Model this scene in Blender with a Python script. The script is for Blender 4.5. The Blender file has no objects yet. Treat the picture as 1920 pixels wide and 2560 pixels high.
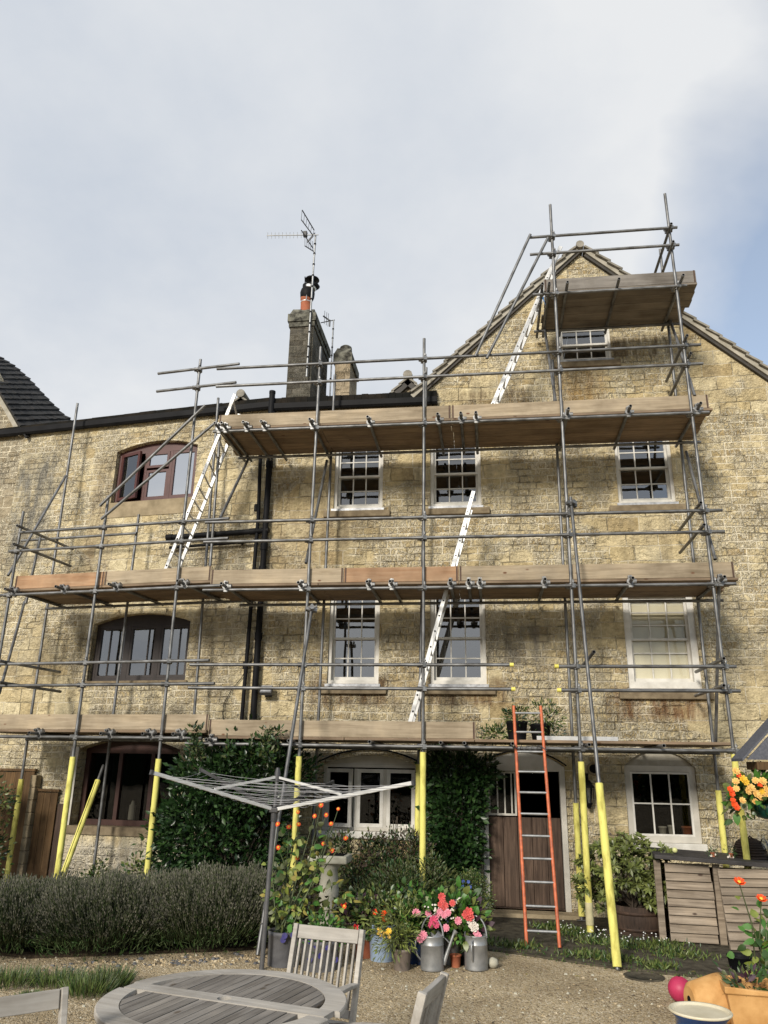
import bpy, bmesh, math, random
import numpy as np
from mathutils import Vector, Matrix
from mathutils.geometry import delaunay_2d_cdt
rad = math.radians
rnd = random.Random(7)
rng = np.random.default_rng(11)
SC = bpy.context.scene
COL = SC.collection

# ------------------------------------------------------------------ camera, sky, sun, exposure
F = 1940.0                                     # focal length in photo pixels (1920 x 2560)
CAM = Vector((0.0, -12.8, 2.0))
_up = Vector((105.0, 5855.0, -F)).normalized()
def _hdir(X):
    return Vector((X, -(X * 105.0 + F * F) / 5855.0, -F)).normalized()
_xr = -_hdir(-15000.0)
_yr = _up.cross(_xr)
W2C = Matrix((_xr, _yr, _up))                  # camera axes -> world axes
cam_d = bpy.data.cameras.new('camera')
cam = bpy.data.objects.new('camera', cam_d); COL.objects.link(cam)
cam.matrix_world = Matrix.Translation(CAM) @ W2C.to_4x4()
cam_d.sensor_fit = 'VERTICAL'; cam_d.sensor_height = 24.0
cam_d.lens = 24.0 * F / 2560.0
cam_d.clip_start = 0.1; cam_d.clip_end = 2000
SC.camera = cam

TO_SUN = Vector((-0.34, -1.0, 0.50)).normalized()
EL = math.asin(TO_SUN.z); AZ = math.atan2(TO_SUN.x, TO_SUN.y)
wd = bpy.data.worlds.new("World"); SC.world = wd; wd.use_nodes = True
def world_nodes():
    nt = wd.node_tree; nt.nodes.clear(); N = nt.nodes.new; K = nt.links.new
    out = N('ShaderNodeOutputWorld'); bg = N('ShaderNodeBackground'); bg.inputs['Strength'].default_value = 0.118
    sky = N('ShaderNodeTexSky'); sky.sky_type = 'NISHITA'; sky.sun_disc = False
    sky.sun_elevation = EL; sky.sun_rotation = AZ % (2 * math.pi); sky.air_density = 1.0; sky.dust_density = 0.6; sky.ozone_density = 1.5
    tc = N('ShaderNodeTexCoord'); sep = N('ShaderNodeSeparateXYZ'); K(tc.outputs['Generated'], sep.inputs[0])
    zz = N('ShaderNodeMath'); zz.operation = 'ADD'; zz.inputs[1].default_value = 0.28; K(sep.outputs[2], zz.inputs[0])
    mx = N('ShaderNodeMath'); mx.operation = 'MAXIMUM'; mx.inputs[1].default_value = 0.12; K(zz.outputs[0], mx.inputs[0])
    dx = N('ShaderNodeMath'); dx.operation = 'DIVIDE'; K(sep.outputs[0], dx.inputs[0]); K(mx.outputs[0], dx.inputs[1])
    dy = N('ShaderNodeMath'); dy.operation = 'DIVIDE'; K(sep.outputs[1], dy.inputs[0]); K(mx.outputs[0], dy.inputs[1])
    cmb = N('ShaderNodeCombineXYZ'); K(dx.outputs[0], cmb.inputs[0]); K(dy.outputs[0], cmb.inputs[1])
    n1 = N('ShaderNodeTexNoise'); n1.inputs['Scale'].default_value = 1.5; n1.inputs['Detail'].default_value = 6; n1.inputs['Roughness'].default_value = 0.52; n1.inputs['Distortion'].default_value = 0.25
    K(cmb.outputs[0], n1.inputs['Vector'])
    # the bank of cloud thins out towards the right (east) where blue shows through
    lin = N('ShaderNodeMath'); lin.operation = 'MULTIPLY_ADD'; lin.inputs[1].default_value = -1.25; K(dx.outputs[0], lin.inputs[0]); K(n1.outputs['Fac'], lin.inputs[2])
    cov = N('ShaderNodeValToRGB'); cov.color_ramp.elements[0].position = -0.0; cov.color_ramp.elements[1].position = 0.24
    cov.color_ramp.elements[0].color = (0.25, 0.25, 0.25, 1); cov.color_ramp.elements[1].color = (0.97, 0.97, 0.97, 1)
    K(lin.outputs[0], cov.inputs['Fac'])
    mp = N('ShaderNodeMapping'); mp.inputs['Location'].default_value = (3.1, 1.7, 0.4); K(cmb.outputs[0], mp.inputs['Vector'])
    n2 = N('ShaderNodeTexNoise'); n2.inputs['Scale'].default_value = 1.7; n2.inputs['Detail'].default_value = 8; n2.inputs['Roughness'].default_value = 0.56
    K(mp.outputs[0], n2.inputs['Vector'])
    cc = N('ShaderNodeValToRGB'); cc.color_ramp.elements[0].position = 0.24; cc.color_ramp.elements[1].position = 0.58
    cc.color_ramp.elements[0].color = (4.45, 4.85, 5.45, 1); cc.color_ramp.elements[1].color = (6.3, 6.4, 6.5, 1)
    g1 = N('ShaderNodeMath'); g1.operation = 'MULTIPLY_ADD'; g1.inputs[1].default_value = .22; K(dx.outputs[0], g1.inputs[0]); K(n2.outputs['Fac'], g1.inputs[2])
    g2 = N('ShaderNodeMath'); g2.operation = 'MULTIPLY_ADD'; g2.inputs[1].default_value = -.10; K(dy.outputs[0], g2.inputs[0]); K(g1.outputs[0], g2.inputs[2])
    g3 = N('ShaderNodeMath'); g3.operation = 'ADD'; g3.inputs[1].default_value = .10; K(g2.outputs[0], g3.inputs[0]); K(g3.outputs[0], cc.inputs['Fac'])
    mix = N('ShaderNodeMixRGB'); K(cov.outputs['Color'], mix.inputs['Fac']); br_ = N('ShaderNodeMixRGB'); br_.blend_type = 'MULTIPLY'; br_.inputs['Fac'].default_value = 1; br_.inputs['Color2'].default_value = (1.6, 1.5, 1.4, 1); K(sky.outputs['Color'], br_.inputs['Color1']); K(br_.outputs['Color'], mix.inputs['Color1']); K(cc.outputs['Color'], mix.inputs['Color2'])
    K(mix.outputs['Color'], bg.inputs['Color']); K(bg.outputs[0], out.inputs['Surface'])
world_nodes()
sl = bpy.data.lights.new('sun', 'SUN'); sl.energy = 3.5; sl.angle = rad(11.0); sl.color = (1.0, 0.93, 0.82)
so = bpy.data.objects.new('sun', sl); COL.objects.link(so); so.location = (-6, -20, 14)
so.rotation_euler = (-TO_SUN).to_track_quat('-Z', 'Y').to_euler()
SC.view_settings.view_transform = 'Standard'; SC.view_settings.look = 'None'
SC.view_settings.exposure = 0.17; SC.view_settings.gamma = 1.0; SC.view_settings.use_curve_mapping = False

# ------------------------------------------------------------------ reference planes
def ray(px, py):
    return W2C @ Vector((px - 960.0, 1280.0 - py, -F))
def on_plane(px, py, p, n):
    d = ray(px, py); return CAM + d * ((Vector(p) - CAM).dot(n) / d.dot(n))
CORNER = Vector((-3.83, 0, 0))
LA = rad(-7.27)
WLM = Matrix.Translation(CORNER) @ Matrix.Rotation(LA, 4, 'Z')     # frame of the left wing's wall
WLI = WLM.inverted()
NL = Vector((-0.12654, -0.99196, 0))
def R(px, py, off=0.0): return on_plane(px, py, (0, -off, 0), Vector((0, 1, 0)))
def L(px, py, off=0.0): return on_plane(px, py, CORNER + NL * off, NL)
def LL(px, py, off=0.0): return WLI @ L(px, py, off)                # in the wing's own frame
def G(px, py, z=0.0): return on_plane(px, py, (0, 0, z), Vector((0, 0, 1)))
def proj(p):
    c = W2C.transposed() @ (Vector(p) - CAM); return 960 + F * c.x / -c.z, 1280 - F * c.y / -c.z
def crop(x0, y0, s): return lambda x, y: (x0 + x * s, y0 + y * s)
cA = crop(0, 860, .3858); cB = crop(640, 500, .3014); cC = crop(1100, 460, .4943); cD = crop(640, 1000, .3617); cE = crop(1240, 1000, .4099)
cF = crop(0, 1300, .3858); cG = crop(600, 1400, .4099); cH = crop(1240, 1400, .4099)
ca = crop(0, 1780, .2893); cb = crop(360, 1780, .2893); cc_ = crop(740, 1820, .3014); cd = crop(1140, 1780, .3014); ce = crop(1420, 1780, .3014)
cg = crop(600, 2160, .3858); ch = crop(1280, 2160, .3858)

# ------------------------------------------------------------------ materials
def _mat(name):
    m = bpy.data.materials.new(name); m.use_nodes = True
    nt = m.node_tree; b = nt.nodes['Principled BSDF']; return m, nt, b
def ramp(nt, stops):
    r = nt.nodes.new('ShaderNodeValToRGB'); e = r.color_ramp.elements
    while len(e) < len(stops): e.new(0.5)
    for i, (p, c) in enumerate(stops):
        e[i].position = p; e[i].color = (c[0], c[1], c[2], 1) if len(c) >= 3 else (c[0],) * 3 + (1,)
    return r
def noise(nt, vec, scale, detail=4, rough=.55, dist=0.0):
    n = nt.nodes.new('ShaderNodeTexNoise'); n.inputs['Scale'].default_value = scale; n.inputs['Detail'].default_value = detail
    n.inputs['Roughness'].default_value = rough; n.inputs['Distortion'].default_value = dist
    if vec is not None: nt.links.new(vec, n.inputs['Vector'])
    return n
def objvec(nt, scale=(1, 1, 1), randomize=True, world=False):
    if world:
        g = nt.nodes.new('ShaderNodeNewGeometry'); v = g.outputs['Position']
    else:
        tc = nt.nodes.new('ShaderNodeTexCoord'); v = tc.outputs['Object']
    mp = nt.nodes.new('ShaderNodeMapping'); mp.inputs['Scale'].default_value = scale; nt.links.new(v, mp.inputs['Vector'])
    if randomize:
        oi = nt.nodes.new('ShaderNodeObjectInfo'); mu = nt.nodes.new('ShaderNodeMath'); mu.operation = 'MULTIPLY'; mu.inputs[1].default_value = 37.0
        nt.links.new(oi.outputs['Random'], mu.inputs[0]); nt.links.new(mu.outputs[0], mp.inputs['Location'])
    return mp.outputs[0]
def bump(nt, b, h, strength=.3, dist=.01):
    bn = nt.nodes.new('ShaderNodeBump'); bn.inputs['Strength'].default_value = strength; bn.inputs['Distance'].default_value = dist
    nt.links.new(h, bn.inputs['Height']); nt.links.new(bn.outputs[0], b.inputs['Normal']); return bn
def mixc(nt, f, c1, c2, mode='MIX'):
    m = nt.nodes.new('ShaderNodeMixRGB'); m.blend_type = mode
    for sock, v in (('Fac', f), ('Color1', c1), ('Color2', c2)):
        if hasattr(v, 'links') or hasattr(v, 'is_linked'): nt.links.new(v, m.inputs[sock])
        elif isinstance(v, (int, float)): m.inputs[sock].default_value = v
        else: m.inputs[sock].default_value = (*v, 1)
    return m.outputs[0]
def nmat(name, c1, c2, scale=6, rough=.6, metal=0., stretch=(1, 1, 1), bs=0., bd=.004, bscale=None, detail=5, lo=.3, hi=.7, spec=.4, rrand=0., world=False):
    m, nt, b = _mat(name); v = objvec(nt, stretch, not world, world)
    n = noise(nt, v, scale, detail)
    r = ramp(nt, [(lo, c1), (hi, c2)]); nt.links.new(n.outputs['Fac'], r.inputs['Fac'])
    c = r.outputs['Color']
    if rrand:
        oi = nt.nodes.new('ShaderNodeObjectInfo'); hs = nt.nodes.new('ShaderNodeHueSaturation')
        mr = nt.nodes.new('ShaderNodeMapRange'); mr.inputs['To Min'].default_value = 1 - rrand; mr.inputs['To Max'].default_value = 1 + rrand
        nt.links.new(oi.outputs['Random'], mr.inputs['Value']); nt.links.new(mr.outputs[0], hs.inputs['Value']); nt.links.new(c, hs.inputs['Color']); c = hs.outputs[0]
    nt.links.new(c, b.inputs['Base Color'])
    b.inputs['Roughness'].default_value = rough; b.inputs['Metallic'].default_value = metal; b.inputs['Specular IOR Level'].default_value = spec
    if bs:
        n2 = noise(nt, v, bscale or scale * 3, 5); bump(nt, b, n2.outputs['Fac'], bs, bd)
    return m

def wall_material(name, row, width, tone=(1, 1, 1), grey=0.0, base=((.61, .495, .28), (.77, .665, .43)), mortar=(.84, .755, .57), rough_amt=1.0, stain=None):
    m, nt, b = _mat(name); K = nt.links.new
    tc = nt.nodes.new('ShaderNodeTexCoord'); sp = nt.nodes.new('ShaderNodeSeparateXYZ'); K(tc.outputs['Object'], sp.inputs[0])
    ax = nt.nodes.new('ShaderNodeMath'); ax.operation = 'ADD'; K(sp.outputs[0], ax.inputs[0]); K(sp.outputs[1], ax.inputs[1])
    cm = nt.nodes.new('ShaderNodeCombineXYZ'); K(ax.outputs[0], cm.inputs[0]); K(sp.outputs[2], cm.inputs[1])
    v0 = cm.outputs[0]
    def warp(v, sc, amt):
        n = noise(nt, v, sc, 3, .6)
        s = nt.nodes.new('ShaderNodeVectorMath'); s.operation = 'SUBTRACT'; s.inputs[1].default_value = (.5, .5, .5); K(n.outputs['Color'], s.inputs[0])
        k = nt.nodes.new('ShaderNodeVectorMath'); k.operation = 'SCALE'; k.inputs['Scale'].default_value = amt; K(s.outputs[0], k.inputs[0])
        a = nt.nodes.new('ShaderNodeVectorMath'); K(v, a.inputs[0]); K(k.outputs[0], a.inputs[1]); return a.outputs[0]
    v1 = warp(warp(v0, 1.1, .05), 8.0, .034 * rough_amt)
    def brick(w, h, mort, seed):
        t = nt.nodes.new('ShaderNodeTexBrick'); t.offset = .43; t.squash = .8; t.squash_frequency = 3
        t.inputs['Scale'].default_value = 1; t.inputs['Brick Width'].default_value = w; t.inputs['Row Height'].default_value = h
        t.inputs['Mortar Size'].default_value = mort; t.inputs['Mortar Smooth'].default_value = .6; t.inputs['Bias'].default_value = 0
        t.inputs['Color1'].default_value = (0, 0, 0, 1); t.inputs['Color2'].default_value = (1, 1, 1, 1); t.inputs['Mortar'].default_value = (.5, .5, .5, 1)
        K(v1, t.inputs['Vector']); return t
    bk = brick(width, row, .013, 0); bl = brick(width * 1.7, row * 2.03, .009, 1)
    big = noise(nt, v0, .55, 3, .5)                                         # where courses are of larger dressed blocks
    sel = ramp(nt, [(.53, (0,)), (.55, (1,))]); K(big.outputs['Fac'], sel.inputs['Fac'])
    rndv = mixc(nt, sel.outputs[0], bk.outputs['Color'], bl.outputs['Color'])
    mort = mixc(nt, sel.outputs[0], bk.outputs['Fac'], bl.outputs['Fac'])
    # tone of each stone
    br = ramp(nt, [(0, (base[0][0] * .74, base[0][1] * .70, base[0][2] * .66)), (.18, base[0]), (.6, [(a + c) / 2 for a, c in zip(*base)]), (1, base[1])])
    K(rndv, br.inputs['Fac'])
    n2 = noise(nt, v0, 9, 7, .72); r2 = ramp(nt, [(.3, (.70, .67, .61)), (.5, (.99, .98, .96)), (.66, (1.2, 1.19, 1.18))]); K(n2.outputs['Fac'], r2.inputs['Fac'])
    c = mixc(nt, 1.0, br.outputs[0], r2.outputs[0], 'MULTIPLY')
    # ribbons of pale mortar squeezed over the joints, and worm-like scars across the faces
    sc_ = nt.nodes.new('ShaderNodeVectorMath'); sc_.operation = 'MULTIPLY'; sc_.inputs[1].default_value = (1.0, .52, 1); K(v0, sc_.inputs[0])
    wm = noise(nt, sc_.outputs[0], 17, 3, .55, .9)
    wr = ramp(nt, [(.40, (0,)), (.475, (1,)), (.51, (1,)), (.58, (0,))]); K(wm.outputs['Fac'], wr.inputs['Fac'])
    wn = noise(nt, v0, 1.6, 4, .6); wrm = ramp(nt, [(.36, (.05,)), (.52, (1.0,))]); K(wn.outputs['Fac'], wrm.inputs['Fac'])
    wmask = mixc(nt, 1.0, wr.outputs[0], wrm.outputs[0], 'MULTIPLY')
    wmask = mixc(nt, sel.outputs[0], wmask, (0, 0, 0))
    pn = noise(nt, v0, 2.3, 5, .6); pm = ramp(nt, [(.40, (.10,)), (.54, (1.0,))]); K(pn.outputs['Fac'], pm.inputs['Fac'])
    mm = mixc(nt, 1.0, mort, pm.outputs[0], 'MULTIPLY')
    lm = nt.nodes.new('ShaderNodeMath'); lm.operation = 'MAXIMUM'; K(mm, lm.inputs[0])
    hw = nt.nodes.new('ShaderNodeMath'); hw.operation = 'MULTIPLY'; hw.inputs[1].default_value = .85; K(wmask, hw.inputs[0]); K(hw.outputs[0], lm.inputs[1])
    c = mixc(nt, lm.outputs[0], c, mortar)
    # open joints: where the mortar is gone dark colour also stands in for shadow lines
    om = mixc(nt, 1.0, mort, pm.outputs[0], 'SUBTRACT')
    oms = nt.nodes.new('ShaderNodeMath'); oms.operation = 'MULTIPLY'; oms.inputs[1].default_value = .66; K(om, oms.inputs[0])
    c = mixc(nt, oms.outputs[0], c, (.10, .075, .045))
    # weathering: grey lichen blotches and runs of damp
    sx = nt.nodes.new('ShaderNodeVectorMath'); sx.operation = 'MULTIPLY'; sx.inputs[1].default_value = (1.6, .28, 1); K(v0, sx.inputs[0])
    n3 = noise(nt, sx.outputs[0], 1.5, 6, .6); r3 = ramp(nt, [(.44 + .06 * (1 - grey), (0,)), (.72, (.5,))]); K(n3.outputs['Fac'], r3.inputs['Fac'])
    c = mixc(nt, r3.outputs[0], c, (.20, .17, .125))
    n4 = noise(nt, v0, .9, 6, .62); r4 = ramp(nt, [(.55, (0,)), (.68, (.42,))]); K(n4.outputs['Fac'], r4.inputs['Fac'])
    c = mixc(nt, r4.outputs[0], c, (.24, .22, .18))
    if stain:                                                              # lichened strips at known places: (x centre, half width, z lo, z hi, strength, colour)
        for (xc, hwid, z0, z1, st, colr) in stain:
            a = nt.nodes.new('ShaderNodeMath'); a.operation = 'SUBTRACT'; a.inputs[1].default_value = xc; K(sp.outputs[0], a.inputs[0])
            ab = nt.nodes.new('ShaderNodeMath'); ab.operation = 'ABSOLUTE'; K(a.outputs[0], ab.inputs[0])
            mr = nt.nodes.new('ShaderNodeMapRange'); mr.interpolation_type = 'SMOOTHSTEP'; mr.inputs['From Min'].default_value = hwid * .55; mr.inputs['From Max'].default_value = hwid * 1.15
            mr.inputs['To Min'].default_value = 1; mr.inputs['To Max'].default_value = 0; K(ab.outputs[0], mr.inputs['Value'])
            zc = (z0 + z1) / 2; hz = (z1 - z0) / 2
            a2 = nt.nodes.new('ShaderNodeMath'); a2.operation = 'SUBTRACT'; a2.inputs[1].default_value = zc; K(sp.outputs[2], a2.inputs[0])
            ab2 = nt.nodes.new('ShaderNodeMath'); ab2.operation = 'ABSOLUTE'; K(a2.outputs[0], ab2.inputs[0])
            mr2 = nt.nodes.new('ShaderNodeMapRange'); mr2.interpolation_type = 'SMOOTHSTEP'; mr2.inputs['From Min'].default_value = hz * .5; mr2.inputs['From Max'].default_value = hz
            mr2.inputs['To Min'].default_value = 1; mr2.inputs['To Max'].default_value = 0; K(ab2.outputs[0], mr2.inputs['Value'])
            pr_ = nt.nodes.new('ShaderNodeMath'); pr_.operation = 'MULTIPLY'; K(mr.outputs[0], pr_.inputs[0]); K(mr2.outputs[0], pr_.inputs[1])
            nn = noise(nt, sx.outputs[0], 4.5, 6, .65); rn = ramp(nt, [(.32, (0,)), (.6, (st,))]); K(nn.outputs['Fac'], rn.inputs['Fac'])
            p2 = nt.nodes.new('ShaderNodeMath'); p2.operation = 'MULTIPLY'; K(pr_.outputs[0], p2.inputs[0]); K(rn.outputs[0], p2.inputs[1])
            c = mixc(nt, p2.outputs[0], c, colr)
    c = mixc(nt, 1.0, c, tone, 'MULTIPLY')
    K(c, b.inputs['Base Color']); b.inputs['Roughness'].default_value = .92; b.inputs['Specular IOR Level'].default_value = .15
    # relief
    h1 = noise(nt, v0, 22, 6, .7, 1.2)
    hs = nt.nodes.new('ShaderNodeMath'); hs.operation = 'MULTIPLY_ADD'; hs.inputs[1].default_value = .9; K(lm.outputs[0], hs.inputs[0]); K(h1.outputs['Fac'], hs.inputs[2])
    hd = nt.nodes.new('ShaderNodeMath'); hd.operation = 'MULTIPLY_ADD'; hd.inputs[1].default_value = -1.6; K(oms.outputs[0], hd.inputs[0]); K(hs.outputs[0], hd.inputs[2])
    ht = nt.nodes.new('ShaderNodeMath'); ht.operation = 'MULTIPLY_ADD'; ht.inputs[1].default_value = .35; K(rndv, ht.inputs[0]); K(hd.outputs[0], ht.inputs[2])
    bump(nt, b, ht.outputs[0], 1.0, .05 * rough_amt)
    return m

def wood_material(name, c1, c2, knot=None, rough=.7, grain=26, rrand=.12, bs=.15, upright=False):
    m, nt, b = _mat(name); K = nt.links.new
    v = objvec(nt, (1, 1, 1)); st = nt.nodes.new('ShaderNodeMapping'); st.inputs['Scale'].default_value = (1, 1, .07) if upright else (.07, 1, 1); K(v, st.inputs['Vector'])
    n = noise(nt, st.outputs[0], grain, 6, .6, .6); r = ramp(nt, [(.28, c1), (.72, c2)]); K(n.outputs['Fac'], r.inputs['Fac'])
    n2 = noise(nt, v, 1.4, 4, .6); r2 = ramp(nt, [(.3, (.62, .60, .57)), (.5, (.95, .95, .95)), (.68, (1.18, 1.16, 1.12))]); K(n2.outputs['Fac'], r2.inputs['Fac'])
    c = mixc(nt, 1.0, r.outputs[0], r2.outputs[0], 'MULTIPLY')
    if knot:
        vo = nt.nodes.new('ShaderNodeTexVoronoi'); vo.inputs['Scale'].default_value = 3.2; kst = nt.nodes.new('ShaderNodeMapping'); kst.inputs['Scale'].default_value = (.8, 1.6, 1.6); K(v, kst.inputs['Vector']); K(kst.outputs[0], vo.inputs['Vector'])
        kr = ramp(nt, [(.05, (1,)), (.10, (0,))]); K(vo.outputs['Distance'], kr.inputs['Fac']); c = mixc(nt, kr.outputs[0], c, knot)
    oi = nt.nodes.new('ShaderNodeObjectInfo'); hs = nt.nodes.new('ShaderNodeHueSaturation'); mr = nt.nodes.new('ShaderNodeMapRange')
    mr.inputs['To Min'].default_value = 1 - rrand; mr.inputs['To Max'].default_value = 1 + rrand
    K(oi.outputs['Random'], mr.inputs['Value']); K(mr.outputs[0], hs.inputs['Value']); K(c, hs.inputs['Color'])
    K(hs.outputs[0], b.inputs['Base Color']); b.inputs['Roughness'].default_value = rough; b.inputs['Specular IOR Level'].default_value = .25
    bump(nt, b, n.outputs['Fac'], bs, .004)
    return m
def glass_material(name, ior=1.75, tint=(.55, .6, .6)):
    m, nt, b = _mat(name); nt.nodes.remove(b); K = nt.links.new; out = nt.nodes['Material Output']
    fr = nt.nodes.new('ShaderNodeFresnel'); fr.inputs['IOR'].default_value = ior
    gl = nt.nodes.new('ShaderNodeBsdfGlossy'); gl.inputs['Roughness'].default_value = .01; gl.inputs['Color'].default_value = (.95, .97, 1, 1)
    tr = nt.nodes.new('ShaderNodeBsdfTransparent'); tr.inputs['Color'].default_value = (*tint, 1)
    v = objvec(nt); n = noise(nt, v, 2.2, 2); bn = nt.nodes.new('ShaderNodeBump'); bn.inputs['Strength'].default_value = .06; bn.inputs['Distance'].default_value = .02
    K(n.outputs['Fac'], bn.inputs['Height']); K(bn.outputs[0], gl.inputs['Normal'])
    mx = nt.nodes.new('ShaderNodeMixShader'); K(fr.outputs[0], mx.inputs[0]); K(tr.outputs[0], mx.inputs[1]); K(gl.outputs[0], mx.inputs[2]); K(mx.outputs[0], out.inputs['Surface'])
    return m
def gravel_material():
    m, nt, b = _mat('gravel'); K = nt.links.new; v = objvec(nt, randomize=False)
    vo = nt.nodes.new('ShaderNodeTexVoronoi'); vo.inputs['Scale'].default_value = 75; K(v, vo.inputs['Vector'])
    vo2 = nt.nodes.new('ShaderNodeTexVoronoi'); vo2.inputs['Scale'].default_value = 21; K(v, vo2.inputs['Vector'])
    sp = nt.nodes.new('ShaderNodeSeparateColor'); K(vo.outputs['Color'], sp.inputs[0])
    r = ramp(nt, [(0, (.12, .09, .055)), (.22, (.40, .315, .19)), (.75, (.50, .40, .25)), (1, (.66, .585, .45))]); K(sp.outputs[0], r.inputs['Fac'])
    n = noise(nt, v, .8, 5, .6); r2 = ramp(nt, [(.35, (.72, .7, .68)), (.62, (1.05, 1.05, 1.05))]); K(n.outputs['Fac'], r2.inputs['Fac'])
    c = mixc(nt, 1.0, r.outputs[0], r2.outputs[0], 'MULTIPLY'); K(c, b.inputs['Base Color']); b.inputs['Roughness'].default_value = .9; b.inputs['Specular IOR Level'].default_value = .2
    ad = nt.nodes.new('ShaderNodeMath'); ad.operation = 'ADD'; K(vo.outputs['Distance'], ad.inputs[0]); K(vo2.outputs['Distance'], ad.inputs[1])
    bump(nt, b, ad.outputs[0], 1.0, .012).invert = True
    return m

M = {}
M['wall'] = wall_material('coursed_stone', .125, .30, stain=[(-2.2, .75, 5.6, 6.35, .55, (.19, .14, .085)), (-2.2, .8, 2.9, 3.5, .9, (.17, .10, .05)), (-.35, .8, 2.9, 3.5, .9, (.17, .10, .05)), (2.6, .85, 2.7, 3.35, .9, (.20, .10, .045)), (1.75, .5, 8.0, 9.3, .7, (.36, .22, .08)),
                                                                (.35, .7, 3.5, 4.4, .75, (.24, .22, .19)), (-1.0, .5, 6.2, 7.2, .6, (.20, .175, .13)), (.3, .9, 8.2, 8.6, .8, (.17, .12, .07)), (2.4, 1.4, 9.0, 9.6, .9, (.16, .115, .065)), (-3.1, .8, 4.6, 7.4, .5, (.24, .17, .10))])
M['wing_wall'] = wall_material('wing_stone', .115, .27, base=((.61, .505, .30), (.76, .665, .44)), rough_amt=.9, stain=[(-5.05, .55, 5.2, 8.3, .9, (.25, .24, .21)), (-3.4, .35, 5.0, 8.2, .7, (.26, .20, .13)), (-2.2, 1.2, 2.4, 3.0, .7, (.2, .17, .12)), (-3.6, .9, 3.2, 4.4, .7, (.16, .13, .08)), (-.9, .5, 2.4, 7.2, .5, (.24, .19, .12)), (-2.2, 2.5, .85, 1.15, .9, (.12, .1, .07)), (-2.4, 2.2, -.3, .98, .9, (.62, .57, .47))])
M['nb_wall'] = wall_material('neighbour_stone', .12, .3, base=((.36, .30, .2), (.47, .41, .3)), rough_amt=.8, grey=.8, stain=[(-6.2, .9, 4.0, 8.6, .9, (.27, .26, .235))])
M['ashlar'] = nmat('dressed_stone', (.20, .16, .10), (.36, .29, .19), 5, .9, bs=.25, spec=.15)
M['sill_stone'] = nmat('sill_stone', (.13, .10, .065), (.25, .20, .13), 8, .9, bs=.35, bd=.01, spec=.15)
M['chimney'] = wall_material('chimney_brick', .14, .34, base=((.085, .08, .068), (.18, .165, .135)), mortar=(.14, .13, .10), rough_amt=.6, grey=.3)
M['chimney_pale'] = wall_material('chimney_stone', .24, .42, base=((.30, .24, .16), (.42, .35, .25)), mortar=(.20, .165, .11), rough_amt=.5)
M['lichen'] = nmat('lichened_cap', (.035, .033, .028), (.19, .185, .15), 7, .95, bs=.7, bd=.03, spec=.1, lo=.38, hi=.66)
M['terracotta'] = nmat('terracotta', (.28, .085, .045), (.40, .15, .08), 5, .8, bs=.15, spec=.2)
M['terracotta_pale'] = nmat('pale_terracotta', (.40, .20, .06), (.62, .36, .14), 7, .75, bs=.15, spec=.25)
M['black_plastic'] = nmat('black_plastic', (.005, .005, .006), (.012, .012, .013), 3, .6, spec=.12)
M['black_lead'] = nmat('lichened_slate', (.009, .009, .008), (.030, .023, .016), 3.5, .9, bs=.5, bd=.02, spec=.1, lo=.42, hi=.8)
M['roof_tile'] = nmat('dark_roof_tile', (.012, .012, .012), (.038, .036, .034), 5, .8, bs=.4, bd=.01, spec=.25)
M['stone_tile'] = nmat('stone_tile', (.15, .14, .115), (.32, .295, .25), 6, .9, bs=.4, bd=.01, spec=.15)
M['verge'] = nmat('verge_mortar', (.27, .25, .20), (.42, .39, .33), 6, .9, bs=.3, spec=.15)
M['board_and_shadow'] = nmat('board_and_shadow_line', (.03, .028, .025), (.07, .06, .05), 4, .7)
M['steel'] = nmat('galvanised_tube', (.075, .073, .07), (.225, .228, .23), 16, .48, .6, stretch=(.35, 1, 1), bs=.08, rrand=.18)
M['steel_inside'] = nmat('tube_inside', (.012, .012, .012), (.03, .028, .025), 5, .8)
M['clamp'] = nmat('clamp_steel', (.10, .10, .10), (.30, .30, .295), 18, .5, .7, bs=.2, rrand=.3)
M['yellow'] = nmat('yellow_foam', (.36, .32, .07), (.70, .65, .18), 12, .8, bs=.4, bd=.01, spec=.2, rrand=.10, stretch=(.35, 1, 1), lo=.30, hi=.52)
M['cream_foam'] = nmat('faded_foam', (.40, .36, .20), (.52, .47, .28), 6, .8)
M['yellow_cap'] = nmat('yellow_cap', (.62, .55, .10), (.7, .62, .14), 4, .6)
M['board'] = wood_material('scaffold_board', (.22, .172, .112), (.41, .337, .24), (.13, .06, .03), grain=20)
M['board_orange'] = wood_material('orange_stained_board', (.30, .165, .085), (.43, .285, .175), (.14, .06, .03), grain=18)
M['board_grey'] = wood_material('grey_scaffold_board', (.13, .115, .10), (.255, .235, .21), (.07, .05, .04), grain=20)
M['deck'] = wood_material('deck_board', (.14, .098, .064), (.27, .198, .132), (.08, .04, .02), grain=18)
M['deck_grey'] = wood_material('grey_deck_board', (.13, .11, .09), (.22, .19, .155), (.07, .05, .04), grain=18)
M['alu'] = nmat('aluminium', (.48, .48, .47), (.66, .66, .65), 9, .38, .55, rrand=.06)
M['hole'] = nmat('near_black_fill', (.006, .006, .006), (.012, .012, .012), 3, .95, spec=.05)  # near-black colour standing in for shade inside openings; birdbath water shares it
M['orange'] = nmat('orange_paint', (.30, .075, .035), (.60, .15, .055), 18, .5, bs=.1, spec=.4)
M['white'] = nmat('white_paint', (.50, .48, .43), (.70, .68, .63), 6, .5, bs=.05, spec=.35)
M['white_old'] = nmat('worn_white_paint', (.42, .40, .35), (.58, .55, .49), 4, .6, bs=.12, spec=.3)
M['white_lead'] = nmat('lead_flashing', (.25, .26, .275), (.50, .51, .53), 14, .45, .3, bs=.4)
M['maroon'] = nmat('maroon_frame', (.055, .018, .016), (.085, .03, .026), 5, .45, spec=.4)
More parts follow.
